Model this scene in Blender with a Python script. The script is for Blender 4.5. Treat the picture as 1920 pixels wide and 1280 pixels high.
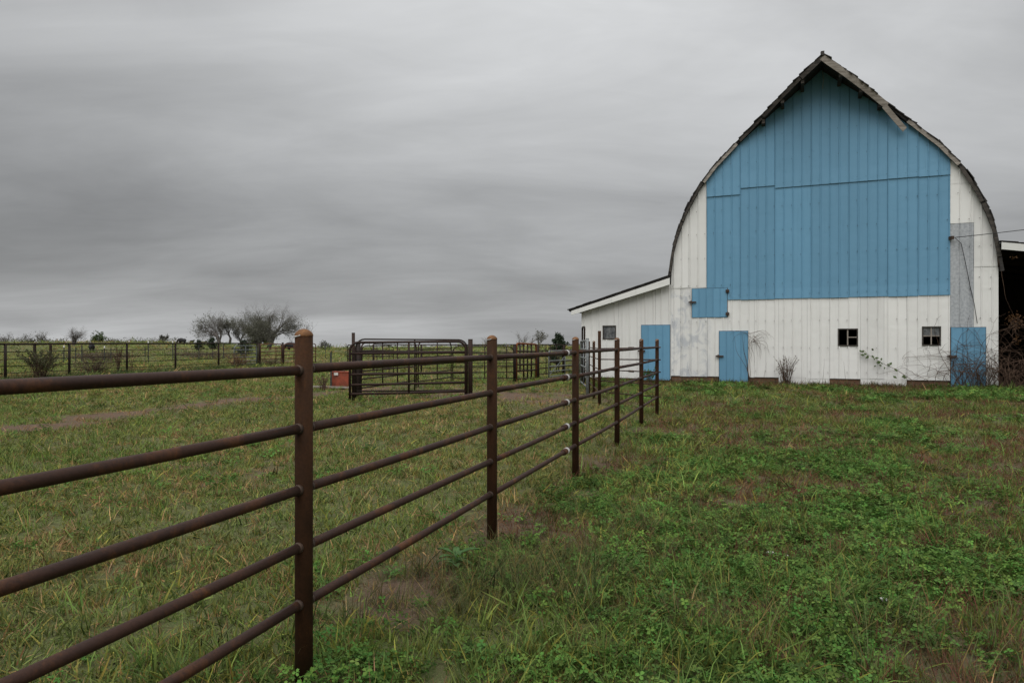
import bpy, math, random
import numpy as np
from mathutils import Vector, Matrix
R = math.radians
random.seed(7); rng = np.random.default_rng(7)
for o in list(bpy.data.objects): bpy.data.objects.remove(o)
SC = bpy.context.scene
COL = SC.collection

# ------------------------------------------------------------------ camera, sky, sun, exposure
EYE = 1.45
cam = bpy.data.cameras.new('camera'); cam.lens = 24; cam.sensor_width = 36; cam.clip_start = .05; cam.clip_end = 9000
cam_o = bpy.data.objects.new('camera', cam); COL.objects.link(cam_o)
cam_o.location = (0, 0, EYE); cam_o.rotation_euler = (R(90), 0, 0)
SC.camera = cam_o

SUN_AZ, SUN_EL = R(-165), R(58)          # azimuth from +Y towards +X: behind the camera, a little to the left
W = bpy.data.worlds.new('World'); SC.world = W; W.use_nodes = True
wn, wl = W.node_tree.nodes, W.node_tree.links
for n in list(wn): wn.remove(n)
def N(nodes, t, **kw):
    n = nodes.new(t)
    for k, v in kw.items(): setattr(n, k, v)
    return n
def wmath(op, a, b=None, c=None):
    n = N(wn, 'ShaderNodeMath', operation=op)
    for i, v in enumerate((a, b, c)):
        if v is None: continue
        if isinstance(v, (int, float)): n.inputs[i].default_value = v
        else: wl.new(v, n.inputs[i])
    return n.outputs[0]
tc = N(wn, 'ShaderNodeTexCoord'); sep = N(wn, 'ShaderNodeSeparateXYZ'); wl.new(tc.outputs['Generated'], sep.inputs[0])
zc = wmath('ADD', wmath('MAXIMUM', sep.outputs[2], 0.0), 0.17)
pxw = wmath('DIVIDE', sep.outputs[0], zc); pyw = wmath('DIVIDE', sep.outputs[1], zc)
comb = N(wn, 'ShaderNodeCombineXYZ'); wl.new(pxw, comb.inputs[0]); wl.new(pyw, comb.inputs[1])
def wnoise(scale, loc, rot, sx, sy, detail, rough, dist=0.0):
    mp = N(wn, 'ShaderNodeMapping'); wl.new(comb.outputs[0], mp.inputs[0])
    mp.inputs['Location'].default_value = loc; mp.inputs['Rotation'].default_value = (0, 0, rot); mp.inputs['Scale'].default_value = (sx, sy, 1)
    n = N(wn, 'ShaderNodeTexNoise'); wl.new(mp.outputs[0], n.inputs['Vector'])
    n.inputs['Scale'].default_value = scale; n.inputs['Detail'].default_value = detail; n.inputs['Roughness'].default_value = rough
    n.inputs['Distortion'].default_value = dist
    return n.outputs['Fac']
big = wnoise(.30, (4.37, 2.4, 0), R(-20), .8, 1.0, 3, .5, .3)
mid = wnoise(1.1, (4.7, 0.4, 0), R(-24), .65, 1.15, 5, .55, .5)
fine = wnoise(4.0, (2.2, 9.4, 0), R(-10), .5, 1.3, 5, .6, .8)
ramp = N(wn, 'ShaderNodeValToRGB'); wl.new(sep.outputs[2], ramp.inputs[0])
els = [(0, .265), (.03, .235), (.09, .205), (.16, .235), (.25, .315), (.36, .39), (.5, .46), (.75, .70), (1, .90)]
cr = ramp.color_ramp
while len(cr.elements) < len(els): cr.elements.new(.5)
for e, (p, v) in zip(cr.elements, els): e.position = p; e.color = (v, v, v, 1)
# cloud modulation round 1
m1 = wmath('MULTIPLY_ADD', big, 1.5, .25)
m2 = wmath('MULTIPLY_ADD', mid, .8, .60)
m3 = wmath('MULTIPLY_ADD', fine, .20, .90)
fade = wmath('MULTIPLY', m1, wmath('MULTIPLY', m2, m3))
val = wmath('MULTIPLY', ramp.outputs[0], fade)
tint = N(wn, 'ShaderNodeCombineColor'); wl.new(wmath('MULTIPLY', val, .985), tint.inputs[0]); wl.new(val, tint.inputs[1]); wl.new(wmath('MULTIPLY', val, 1.012), tint.inputs[2])
sky = N(wn, 'ShaderNodeTexSky', sky_type='NISHITA'); sky.sun_disc = False
sky.sun_elevation = SUN_EL; sky.sun_rotation = SUN_AZ; sky.dust_density = 4
skym = N(wn, 'ShaderNodeVectorMath', operation='SCALE'); wl.new(sky.outputs[0], skym.inputs[0]); skym.inputs['Scale'].default_value = .07
mixs = N(wn, 'ShaderNodeMix', data_type='RGBA'); mixs.inputs['Factor'].default_value = .96   # a closed cloud deck under the sky
wl.new(skym.outputs[0], mixs.inputs['A']); wl.new(tint.outputs[0], mixs.inputs['B'])
bg = N(wn, 'ShaderNodeBackground'); wl.new(mixs.outputs['Result'], bg.inputs[0]); bg.inputs[1].default_value = 1.0
wo = N(wn, 'ShaderNodeOutputWorld'); wl.new(bg.outputs[0], wo.inputs[0])

sl = bpy.data.lights.new('sun', 'SUN'); sl.energy = 1.5; sl.angle = R(60); sl.color = (1, .985, .96)
so = bpy.data.objects.new('sun', sl); COL.objects.link(so)
sd = Vector((math.sin(SUN_AZ) * math.cos(SUN_EL), math.cos(SUN_AZ) * math.cos(SUN_EL), math.sin(SUN_EL)))
so.rotation_euler = sd.to_track_quat('Z', 'Y').to_euler(); so.location = sd * 60
vs = SC.view_settings; vs.view_transform = 'Standard'; vs.look = 'None'; vs.exposure = 0.7; vs.gamma = 1; vs.use_curve_mapping = False
SC.render.engine = 'CYCLES'
SC.cycles.max_bounces = 3; SC.cycles.diffuse_bounces = 2; SC.cycles.glossy_bounces = 2; SC.cycles.transmission_bounces = 2

# ------------------------------------------------------------------ helpers
F, CX, CY = 1280.0, 960.0, 640.0
def at(px, d): return ((px - CX) * d / F, d)            # photo column at depth d
def h2(ix, iy, s):
    n = (ix.astype(np.int64) * 374761393 + iy.astype(np.int64) * 668265263 + s * 1274126177) & 0x7fffffff
    n = ((n ^ (n >> 13)) * 1274126177) & 0x7fffffff
    return ((n ^ (n >> 16)) & 0xffff) / 65535.0
def vnoise(x, y, s=0):
    x = np.asarray(x, float); y = np.asarray(y, float)
    ix = np.floor(x); iy = np.floor(y); fx = x - ix; fy = y - iy
    fx = fx * fx * (3 - 2 * fx); fy = fy * fy * (3 - 2 * fy)
    a = h2(ix, iy, s); b = h2(ix + 1, iy, s); c = h2(ix, iy + 1, s); d = h2(ix + 1, iy + 1, s)
    return (a * (1 - fx) + b * fx) * (1 - fy) + (c * (1 - fx) + d * fx) * fy
def fbm(x, y, s=0, o=4):
    v = 0; a = .5; t = 0
    for i in range(o):
        v = v + a * vnoise(x * 2 ** i + 17.3 * i, y * 2 ** i - 9.1 * i, s + i); t += a; a *= .5
    return v / t
def sstep(a, b, x):
    t = np.clip((np.asarray(x, float) - a) / (b - a), 0, 1); return t * t * (3 - 2 * t)
AZ = [-3, -.75, -.5, -.42, -.36, -.28, -.2, 0, .1, .8, 3]
ZR = [1.15, 1.15, 1.12, .72, .38, -.12, -.10, .25, .2, .2, .2]
def ground(x, y):
    x = np.asarray(x, float); y = np.asarray(y, float)
    az = x / np.maximum(y, 1.0)
    zr = np.interp(az, AZ, ZR)
    z = zr * sstep(50, 170, y) - np.maximum(y - 170, 0) * .02
    bump = (fbm(x * 1.1, y * 1.1, 3, 4) - .5) * .09 * (1 - sstep(26, 45, y))
    z = z + bump * sstep(0, 2.0, np.abs(y - 60) * 0 + 2.0)
    z = z + (fbm(x * .05, y * .05, 11, 3) - .5) * .5 * sstep(40, 90, y)
    return z
def gz(x, y): return float(ground(x, y))
def fence_x(y):
    return np.interp(y, [-20, 2.9, 13.5, 15.3, 19, 25.6, 60], [-8.95, -.884, 2.87, 1.96, 2.13, 2.6, 12])

class MB:
    def __init__(s): s.v = []; s.f = []; s.sm = []
    def add(s, vs, fs, smooth=False):
        b = len(s.v); s.v += [tuple(p) for p in vs]; s.f += [tuple(i + b for i in f) for f in fs]; s.sm += [smooth] * len(fs); return s
    def box(s, a, b, M=None):
        x0, y0, z0 = a; x1, y1, z1 = b
        P = [Vector(p) for p in ((x0,y0,z0),(x1,y0,z0),(x1,y1,z0),(x0,y1,z0),(x0,y0,z1),(x1,y0,z1),(x1,y1,z1),(x0,y1,z1))]
        if M is not None: P = [M @ p for p in P]
        return s.add(P, [(0,3,2,1),(4,5,6,7),(0,1,5,4),(1,2,6,5),(2,3,7,6),(3,0,4,7)])
    def tube(s, pts, rad, n=8, caps=True):
        pts = [Vector(p) for p in pts]; k = len(pts)
        if isinstance(rad, (int, float)): rad = [rad] * k
        ring = []; up = Vector((0, 0, 1)); prev = None
        for i, p in enumerate(pts):
            t = (pts[min(i + 1, k - 1)] - pts[max(i - 1, 0)])
            t = t.normalized() if t.length > 1e-9 else Vector((0, 0, 1))
            if prev is None:
                a = t.cross(up if abs(t.z) < .95 else Vector((1, 0, 0))).normalized()
            else:
                a = prev - t * prev.dot(t); a = a.normalized() if a.length > 1e-6 else t.cross(Vector((1, .3, .2))).normalized()
            prev = a; b = t.cross(a)
            ring += [p + (a * math.cos(2 * math.pi * j / n) + b * math.sin(2 * math.pi * j / n)) * rad[i] for j in range(n)]
        fs = [(i * n + j, i * n + (j + 1) % n, (i + 1) * n + (j + 1) % n, (i + 1) * n + j) for i in range(k - 1) for j in range(n)]
        s.add(ring, fs, True)
        if caps:
            b0 = len(s.v) - len(ring)
            s.f.append(tuple(b0 + j for j in range(n))[::-1]); s.sm.append(False)
            s.f.append(tuple(b0 + (k - 1) * n + j for j in range(n))); s.sm.append(False)
        return s
    def mesh(s, name, mat):
        me = bpy.data.meshes.new(name); me.from_pydata(s.v, [], s.f)
        me.polygons.foreach_set('use_smooth', s.sm); me.update()
        if mat: me.materials.append(mat)
        return me
    def build(s, name, mat, parent=None):
        o = bpy.data.objects.new(name, s.mesh(name, mat)); COL.objects.link(o)
        if parent: o.parent = parent
        return o
def put(name, me, parent=None, loc=None, rot=None, scale=None):
    o = bpy.data.objects.new(name, me); COL.objects.link(o)
    if parent: o.parent = parent
    if loc is not None: o.location = loc
    if rot is not None: o.rotation_euler = rot
    if scale is not None: o.scale = scale
    return o
def tag(o, label=None, cat=None, group=None, kind=None):
    if label: o['label'] = label
    if cat: o['category'] = cat
    if group: o['group'] = group
    if kind: o['kind'] = kind
    return o
def empty(name, loc=(0, 0, 0), rz=0):
    o = bpy.data.objects.new(name, None); COL.objects.link(o); o.location = loc; o.rotation_euler = (0, 0, rz); o.empty_display_size = .2
    return o

# ------------------------------------------------------------------ materials
class Mat:
    def __init__(s, name, rough=.8, spec=.3):
        s.m = bpy.data.materials.new(name); s.m.use_nodes = True
        s.n, s.l = s.m.node_tree.nodes, s.m.node_tree.links
        s.p = s.n['Principled BSDF']; s.p.inputs['Roughness'].default_value = rough; s.p.inputs['Specular IOR Level'].default_value = spec
        s.tc = N(s.n, 'ShaderNodeTexCoord')
    def coord(s, kind='Object', scale=(1, 1, 1), rot=(0, 0, 0), loc=(0, 0, 0)):
        mp = N(s.n, 'ShaderNodeMapping'); s.l.new(s.tc.outputs[kind], mp.inputs[0])
        mp.inputs['Scale'].default_value = scale; mp.inputs['Rotation'].default_value = rot; mp.inputs['Location'].default_value = loc
        return mp.outputs[0]
    def pos(s, scale=(1, 1, 1)):
        g = N(s.n, 'ShaderNodeNewGeometry'); mp = N(s.n, 'ShaderNodeMapping'); s.l.new(g.outputs['Position'], mp.inputs[0]); mp.inputs['Scale'].default_value = scale
        return mp.outputs[0]
    def noise(s, vec, scale, detail=4, rough=.6, dist=0):
        n = N(s.n, 'ShaderNodeTexNoise'); s.l.new(vec, n.inputs['Vector']); n.inputs['Scale'].default_value = scale
        n.inputs['Detail'].default_value = detail; n.inputs['Roughness'].default_value = rough; n.inputs['Distortion'].default_value = dist
        return n.outputs['Fac']
    def ramp(s, fac, stops):
        r = N(s.n, 'ShaderNodeValToRGB'); s.l.new(fac, r.inputs[0]); c = r.color_ramp
        while len(c.elements) < len(stops): c.elements.new(.5)
        for e, (p, col) in zip(c.elements, stops):
            e.position = p; e.color = (*col, 1) if isinstance(col, tuple) else (col, col, col, 1)
        return r.outputs[0]
    def mix(s, fac, a, b, bt='MIX'):
        m = N(s.n, 'ShaderNodeMix', data_type='RGBA', blend_type=bt)
        for k, v in (('Factor', fac), ('A', a), ('B', b)):
            if isinstance(v, (int, float)): m.inputs[k].default_value = v if k == 'Factor' else (v, v, v, 1)
            elif isinstance(v, tuple): m.inputs[k].default_value = (*v, 1)
            else: s.l.new(v, m.inputs[k])
        return m.outputs['Result']
    def math(s, op, a, b=None):
        n = N(s.n, 'ShaderNodeMath', operation=op)
        for i, v in enumerate((a, b)):
            if v is None: continue
            if isinstance(v, (int, float)): n.inputs[i].default_value = v
            else: s.l.new(v, n.inputs[i])
        return n.outputs[0]
    def rnd(s):
        return N(s.n, 'ShaderNodeObjectInfo').outputs['Random']
    def col(s, c):
        if isinstance(c, tuple): s.p.inputs['Base Color'].default_value = (*c, 1)
        else: s.l.new(c, s.p.inputs['Base Color'])
        return s
    def bump(s, h, strength=.4, dist=.01):
        b = N(s.n, 'ShaderNodeBump'); s.l.new(h, b.inputs['Height']); b.inputs['Strength'].default_value = strength; b.inputs['Distance'].default_value = dist
        s.l.new(b.outputs[0], s.p.inputs['Normal']); return s
M = {}
def paint(name, base, dirt, worn, worn_amt, rough=.55):
    a = Mat(name, rough, .35)
    v = a.coord('Object')
    c = a.mix(a.noise(v, .9, 4, .6), base, tuple(x * .86 for x in base))
    st = a.noise(a.coord('Object', (9, 9, .5)), 1.0, 5, .65)                 # vertical run-off streaks
    c = a.mix(a.ramp(st, [(.54, 0.0), (.82, .38)]), c, dirt)
    sp = a.noise(a.coord('Object', (1, 1, .8)), 7.0, 6, .7, .6)
    c = a.mix(a.ramp(sp, [(.62 , 0.0), (.72, .3)]), c, dirt)
    if worn_amt:
        # bare metal where the paint came away, on the sheets beside the lean-to
        sx = N(a.n, 'ShaderNodeSeparateXYZ'); a.l.new(a.tc.outputs['Object'], sx.inputs[0])
        band = a.math('MULTIPLY', a.ramp(a.math('MULTIPLY', a.math('ADD', sx.outputs[0], .35), .4), [(.12, 0.0), (.16, 1.0), (.62, .8), (.72, 0.0)]),
                      a.ramp(a.math('MULTIPLY', sx.outputs[2], .25), [(.0, 1.0), (.78, 1.0), (.83, 0.0)]))
        w = a.noise(a.coord('Object', (1.6, 1, 1.1)), 1.7, 6, .68, .9)
        c = a.mix(a.math('MULTIPLY', a.math('MULTIPLY', a.ramp(w, [(.46, 0.0), (.60, 1.0)]), band), worn_amt), c, worn)
    rv = a.math('MULTIPLY_ADD', a.rnd(), .10); rv.node.inputs[2].default_value = .94
    hs = N(a.n, 'ShaderNodeHueSaturation'); a.l.new(c, hs.inputs['Color']); a.l.new(rv, hs.inputs['Value'])
    a.col(hs.outputs[0])
    dents = a.noise(a.coord('Object', (2.0, 1, 3.2)), 1.3, 3, .5, .4)
    a.bump(dents, .32, .025)
    return a.m
M['white'] = paint('white_painted_metal', (.69, .685, .66), (.44, .42, .38), (.40, .42, .45), .85)
M['blue'] = paint('blue_painted_metal', (.120, .275, .405), (.068, .17, .265), (.3, .3, .3), 0)
M['white_wood'] = paint('white_painted_wood', (.66, .66, .63), (.30, .28, .25), (.4, .4, .4), 0, .7)
def simple(name, c1, c2, scale=6, rough=.8, spec=.25, bump=.3, bd=.01, stretch=(1, 1, 1), lo=.35, hi=.65):
    a = Mat(name, rough, spec); v = a.coord('Object', stretch); f = a.noise(v, scale, 6, .65)
    a.col(a.mix(a.ramp(f, [(lo, 0.0), (hi, 1.0)]), c1, c2)); a.bump(f, bump, bd); return a.m
M['galv'] = simple('galvanised_sheet', (.27, .285, .30), (.37, .385, .40), 14, .5, .5, .15, .003, lo=.4, hi=.6)
M['galv_pipe'] = simple('galvanised_pipe', (.09, .10, .10), (.18, .19, .19), 20, .45, .5, .1, .002)
M['shingle'] = simple('old_shingle', (.022, .021, .021), (.055, .05, .046), 9, .9, .15, .6, .02)
M['fascia'] = simple('weathered_board', (.15, .13, .11), (.30, .27, .235), 3, .85, .2, .4, .006, (1, 1, 6))
M['fascia_dark'] = simple('tarred_board', (.025, .023, .021), (.075, .065, .055), 3, .85, .2, .4, .006, (1, 1, 6))
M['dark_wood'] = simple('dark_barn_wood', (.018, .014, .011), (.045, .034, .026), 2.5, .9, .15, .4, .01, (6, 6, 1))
M['iron'] = simple('rusted_iron', (.022, .014, .010), (.06, .035, .022), 14, .7, .35, .3, .003)
a = Mat('clay_block', .9, .2); v = a.coord('Object')
br = N(a.n, 'ShaderNodeTexBrick'); sx = N(a.n, 'ShaderNodeSeparateXYZ'); a.l.new(v, sx.inputs[0]); cb = N(a.n, 'ShaderNodeCombineXYZ')
a.l.new(sx.outputs[0], cb.inputs[0]); a.l.new(sx.outputs[2], cb.inputs[1]); a.l.new(cb.outputs[0], br.inputs['Vector'])
br.inputs['Scale'].default_value = 1; br.inputs['Brick Width'].default_value = .3; br.inputs['Row Height'].default_value = .105; br.inputs['Mortar Size'].default_value = .007
br.inputs['Color1'].default_value = (.155, .085, .05, 1); br.inputs['Color2'].default_value = (.11, .058, .036, 1); br.inputs['Mortar'].default_value = (.12, .10, .08, 1)
a.col(a.mix(a.ramp(a.noise(v, 9, 5, .7), [(.45, 0.0), (.7, .6)]), br.outputs[0], (.06, .045, .03))); a.bump(br.outputs['Fac'], -.5, .01); M['brick'] = a.m
def rust(name, dark, mid_, hot, rough, spec, hotlo=.58, hothi=.74):
    a = Mat(name, rough, spec); v = a.pos()
    f = a.noise(v, 5, 6, .7); g = a.noise(a.pos((1, .6, .5)), 8, 8, .72, .5); k = a.noise(v, 90, 2, .6)
    c = a.mix(a.ramp(f, [(.35, 0.0), (.65, 1.0)]), dark, mid_)
    c = a.mix(a.ramp(g, [(hotlo, 0.0), (hothi, .8)]), c, hot)
    c = a.mix(a.ramp(k, [(.35, .35), (.6, 0.0)]), c, tuple(x * .5 for x in dark))
    a.col(c); a.bump(k, .25, .002)
    a.l.new(a.ramp(f, [(.3, rough - .12), (.7, rough + .15)]), a.p.inputs['Roughness']); return a.m
M['post'] = rust('rusty_post_pipe', (.024, .0115, .0055), (.042, .0185, .008), (.095, .036, .010), .78, .12)
M['rail'] = rust('brown_rail_pipe', (.026, .0125, .0085), (.042, .0195, .0125), (.12, .045, .014), .58, .2, .52, .72)
M['cap'] = rust('orange_rust_cap', (.07, .033, .014), (.15, .066, .022), (.24, .11, .035), .7, .3, .5, .7)
M['panel'] = rust('old_corral_pipe', (.020, .011, .008), (.033, .017, .012), (.070, .028, .011), .7, .2)
M['panel_dark'] = rust('dark_fence_pipe', (.014, .009, .007), (.025, .014, .010), (.045, .02, .01), .7, .2)
M['orange'] = rust('bright_orange_rust', (.11, .035, .012), (.20, .065, .02), (.26, .10, .03), .75, .2)
M['redgate'] = rust('faded_red_gate', (.085, .03, .018), (.12, .045, .025), (.15, .06, .03), .7, .25)
M['silver'] = simple('bare_clamp', (.32, .31, .30), (.5, .48, .46), 40, .5, .5, .1, .002)
a = Mat('red_tank_paint', .65, .3); v = a.coord('Object')
c = a.mix(a.ramp(a.noise(v, 5, 5, .7), [(.4, 0.0), (.62, .8)]), (.26, .055, .028), (.12, .035, .018))
c = a.mix(a.ramp(a.noise(a.coord('Object', (1, 1, .6), loc=(3, 1, 2)), 9, 5, .75), [(.64, 0.0), (.69, .75)]), c, (.42, .36, .30)); a.col(c); a.bump(a.noise(v, 20), .3, .005); M['red'] = a.m
M['pale'] = simple('pale_plastic', (.62, .61, .57), (.45, .44, .40), 12, .6, .3, .1, .003)
M['plank'] = simple('grey_plank', (.19, .165, .14), (.30, .265, .23), 4, .9, .15, .4, .006, (1, 8, 8))
M['tpost'] = simple('dark_steel_post', (.02, .024, .02), (.045, .045, .04), 20, .6, .3, .2, .003)
M['white_tip'] = simple('white_paint_tip', (.7, .7, .68), (.55, .55, .53), 20, .6, .3, .1, .003)
M['wire'] = simple('fence_wire', (.05, .045, .04), (.10, .09, .08), 20, .6, .4, .1, .002)
M['cable'] = simple('black_cable', (.012, .012, .013), (.03, .03, .03), 20, .6, .3, .1, .002)
M['bark'] = simple('grey_bark', (.06, .054, .05), (.12, .108, .098), 4, .95, .1, .5, .03, (1, 1, .3))
M['twig'] = simple('haze_greyed_twig', (.10, .092, .086), (.165, .15, .14), 3, .95, .1, .1, .01)  # bark grey lightened further: distance haze put into the twig colour
M['vine'] = simple('bare_vine_bark', (.045, .028, .021), (.12, .078, .055), 7, .95, .1, .2, .004)
M['tub'] = simple('dark_blue_plastic', (.012, .017, .032), (.02, .028, .05), 8, .5, .3, .1, .003)
M['cow'] = simple('black_hide', (.008, .008, .009), (.02, .018, .018), 3, .75, .25, .2, .01)
M['cow_brown'] = simple('red_brown_hide', (.05, .02, .012), (.08, .035, .02), 3, .75, .25, .2, .01)
a = Mat('old_glass', .12, .5); c = a.mix(a.ramp(a.noise(a.coord('Object', (1, 1, .7)), 6, 6, .7), [(.35, 0.0), (.65, 1.0)]), (.03, .033, .036), (.16, .165, .165)); a.col(c)
a.l.new(a.ramp(a.noise(a.coord('Object'), 7, 4), [(.3, .12), (.7, .6)]), a.p.inputs['Roughness']); M['glass'] = a.m
def foliage(name, c1, c2, scale, trans=.3):
    a = Mat(name, .6, .25); v = a.pos()
    c = a.mix(a.noise(v, scale, 3), c1, c2); a.col(c)
    tr = N(a.n, 'ShaderNodeBsdfTranslucent'); a.l.new(c, tr.inputs[0]); mx = N(a.n, 'ShaderNodeMixShader'); mx.inputs[0].default_value = trans
    out = a.n['Material Output']; a.l.new(a.p.outputs[0], mx.inputs[1]); a.l.new(tr.outputs[0], mx.inputs[2]); a.l.new(mx.outputs[0], out.inputs[0]); return a.m
M['leaf_olive'] = foliage('haze_paled_olive_leaves', (.075, .078, .055), (.115, .112, .08), .5)  # olive paled and greyed, painting the air haze over far trees
M['leaf_grey'] = foliage('haze_greyed_leaves', (.075, .075, .06), (.11, .105, .085), .5)  # autumn grey with distance haze mixed into the leaf colour
M['leaf_green'] = foliage('green_leaves', (.045, .075, .025), (.08, .11, .04), .5)
M['cedar'] = foliage('cedar_needles', (.014, .026, .013), (.035, .05, .024), 3)
M['weed_leaf'] = foliage('weed_leaves', (.05, .12, .035), (.085, .17, .05), 8)
M['rust_leaf'] = foliage('dry_brown_leaves', (.10, .05, .022), (.16, .085, .04), 8)
M['scrub'] = foliage('dry_scrub', (.085, .065, .042), (.12, .10, .06), 2)
M['scrub_green'] = foliage('olive_scrub', (.045, .05, .022), (.085, .085, .04), 2)
def blade(name, trans=.3):
    # colour of each tuft comes from the point it grows on, of each blade from the blade itself
    a = Mat(name, .7, .10)
    at1 = N(a.n, 'ShaderNodeAttribute', attribute_type='INSTANCER', attribute_name='tint')
    at2 = N(a.n, 'ShaderNodeAttribute', attribute_type='GEOMETRY', attribute_name='bcol')
    c = a.mix(1.0, at1.outputs['Color'], at2.outputs['Color'], 'MULTIPLY'); a.col(c)
    tr = N(a.n, 'ShaderNodeBsdfTranslucent'); a.l.new(c, tr.inputs[0]); mx = N(a.n, 'ShaderNodeMixShader'); mx.inputs[0].default_value = trans
    out = a.n['Material Output']; a.l.new(a.p.outputs[0], mx.inputs[1]); a.l.new(tr.outputs[0], mx.inputs[2]); a.l.new(mx.outputs[0], out.inputs[0]); return a.m
M['blade'] = blade('grass_blade'); M['clover'] = blade('clover_leaf', .25)

# ------------------------------------------------------------------ ground
def veg(x, y):
    """what grows where: pasture left of the fence, lawn right of it"""
    s = x - fence_x(y)
    past = sstep(.25, -.25, -(-s)) if False else 1 - sstep(-.3, .3, s)
    # worn track across the pasture and trampled soil in the pen
    path = np.interp(y, [6, 9.8, 11.2, 12.3, 14.5, 16.2, 18.2, 22, 24], [-12.5, -10.2, -8.4, -7.9, -7.5, -6.8, -5.7, -3.2, 1.2])
    tr = np.exp(-((x - path + (fbm(x * .6, y * .6, 21) - .5) * 1.6) / .75) ** 2) * sstep(5, 9, y) * (1 - sstep(23, 25, y))
    pen = 1.25 * np.exp(-(((x + 1.0) / 3.2) ** 2 + ((y - 19.0) / 2.0) ** 2)) + .9 * np.exp(-(((x - .9) / 1.3) ** 2 + ((y - 17.0) / 3.5) ** 2))
    n1 = fbm(x * .55, y * .55, 31); n2 = fbm(x * 1.9, y * 1.9, 37); n3 = fbm(x * .25, y * .25, 41)
    bare = np.clip(tr * sstep(.30, .46, n2 + .05) * 1.35 + pen * sstep(.34, .6, n2) * 1.05, 0, 1)
    bare = np.clip(bare + past * .75 * sstep(.60, .72, n2 * .6 + n1 * .4), 0, 1)
    bare = np.clip(bare + np.exp(-(s / .45) ** 2) * sstep(.46, .62, n2) * .8 * (y < 14), 0, 1)
    dead = (1 - past) * sstep(.50, .60, fbm(x * .75 + 5, y * .75, 53)) 
    dead = np.clip(dead + (1 - past) * .5 * np.exp(-((x - 3.2) / 2.6) ** 2 - ((y - 11.5) / 3.5) ** 2), 0, 1)
    for px_, py_, ax_, ay_, k_ in ((1.75, 6.1, .9, .35, 1.), (2.15, 4.75, .75, .28, 1.), (.9, 4.7, .6, .35, .8), (1.2, 3.6, .55, .25, .9), (3.1, 10.6, 2.2, 1.6, .8), (5.8, 7.6, 1.0, .3, .8), (3.9, 3.6, .7, .25, .8), (2.1, 3.05, .5, .2, .8), (4.4, 14, 3, 1.5, .6)):
        dead = np.clip(dead + (1 - past) * .8 * k_ * np.exp(-((x - px_) / ax_) ** 2 - ((y - py_) / ay_) ** 2) * sstep(.30, .48, n2), 0, 1)
    bare = np.clip(bare + dead * (1 - past) * .45 * sstep(.58, .70, fbm(x * 2.3, y * 2.3, 95)), 0, 1)
    clover = (1 - past) * sstep(.48, .58, fbm(x * .6 - 9, y * .6 + 4, 61)) * (1 - .8 * dead)
    cl2 = np.exp(-((x - 2.6) / 1.7) ** 2 - ((y - 4.3) / 1.0) ** 2) + np.exp(-((x - 3.1) / 1.6) ** 2 - ((y - 6.6) / .9) ** 2)
    clover = np.clip(clover * .8 + (1 - past) * cl2 * sstep(.30, .50, n2), 0, 1)
    clover = np.clip(clover + past * .07 * sstep(.45, .6, n1), 0, 1)
    longg = (1 - past) * 1.3 * np.exp(-((s - .85) / .65) ** 2) * sstep(4.5, 6.5, y) * (1 - sstep(16, 24, y))
    longg = np.clip(longg + (1 - past) * sstep(.55, .66, fbm(x * .8 + 2, y * .8 - 7, 71)) * .9, 0, 1)
    longg = np.clip(longg + np.exp(-((x - .45) / .9) ** 2 - ((y - 3.15) / .55) ** 2) * .9, 0, 1)
    straw = past * (.35 + .9 * sstep(.42, .62, n1)) + (1 - past) * .12
    return dict(past=past, bare=bare, dead=dead, clover=clover, longg=longg, straw=np.clip(straw, 0, 1), n1=n1, n2=n2, n3=n3)
def graded(lo, hi, step, a, b, k):
    core = np.arange(lo, hi + 1e-6, step)
    def out(start, end):
        L = abs(end - start); r = 1.0; q = np.linspace(0, 1, k + 1)[1:]
        return start + np.sign(end - start) * (np.expm1(q * math.log1p(L / step * .16)) / math.expm1(math.log1p(L / step * .16))) * L
    return np.concatenate([out(lo, a)[::-1], core, out(core[-1], b)])
gx = graded(-13, 16, .16, -2600, 2600, 60)
gy = np.concatenate([graded(-2, 30, .16, -2600, 31, 26)[:-26], np.arange(31, 60, .8), np.arange(60, 182, 2.0), 182 * (3200 / 182) ** np.linspace(0.02, 1, 40)])
GX, GY = np.meshgrid(gx, gy); GZ = ground(GX, GY)
nv = GX.size; cols_, rows_ = len(gx), len(gy)
idx = np.arange(nv).reshape(rows_, cols_)
quads = np.stack([idx[:-1, :-1], idx[:-1, 1:], idx[1:, 1:], idx[1:, :-1]], -1).reshape(-1, 4)
me = bpy.data.meshes.new('ground'); me.vertices.add(nv); me.vertices.foreach_set('co', np.stack([GX, GY, GZ], -1).ravel().astype(np.float32))
me.loops.add(quads.size); me.loops.foreach_set('vertex_index', quads.ravel().astype(np.int32))
me.polygons.add(len(quads)); me.polygons.foreach_set('loop_start', np.arange(0, quads.size, 4, dtype=np.int32)); me.polygons.foreach_set('use_smooth', np.ones(len(quads), bool))
me.update(calc_edges=True)
vg = veg(GX.ravel(), GY.ravel())
ca = me.color_attributes.new('cover', 'FLOAT_COLOR', 'POINT')
ca.data.foreach_set('color', np.stack([vg['bare'], vg['dead'], vg['past'], np.ones(nv)], -1).ravel().astype(np.float32))
a = Mat('turf', .95, .1)
att = N(a.n, 'ShaderNodeAttribute', attribute_name='cover'); sc_ = N(a.n, 'ShaderNodeSeparateColor'); a.l.new(att.outputs['Color'], sc_.inputs[0])
P = a.pos()
soil = a.mix(a.noise(P, 3.5, 6, .7), (.062, .041, .029), (.115, .074, .052))
soil = a.mix(a.ramp(a.noise(P, 45, 3, .7), [(.45, 0.0), (.65, .6)]), soil, (.15, .115, .08))
g1 = a.mix(a.noise(P, 1.1, 5, .7), (.055, .072, .026), (.095, .120, .042))
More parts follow.
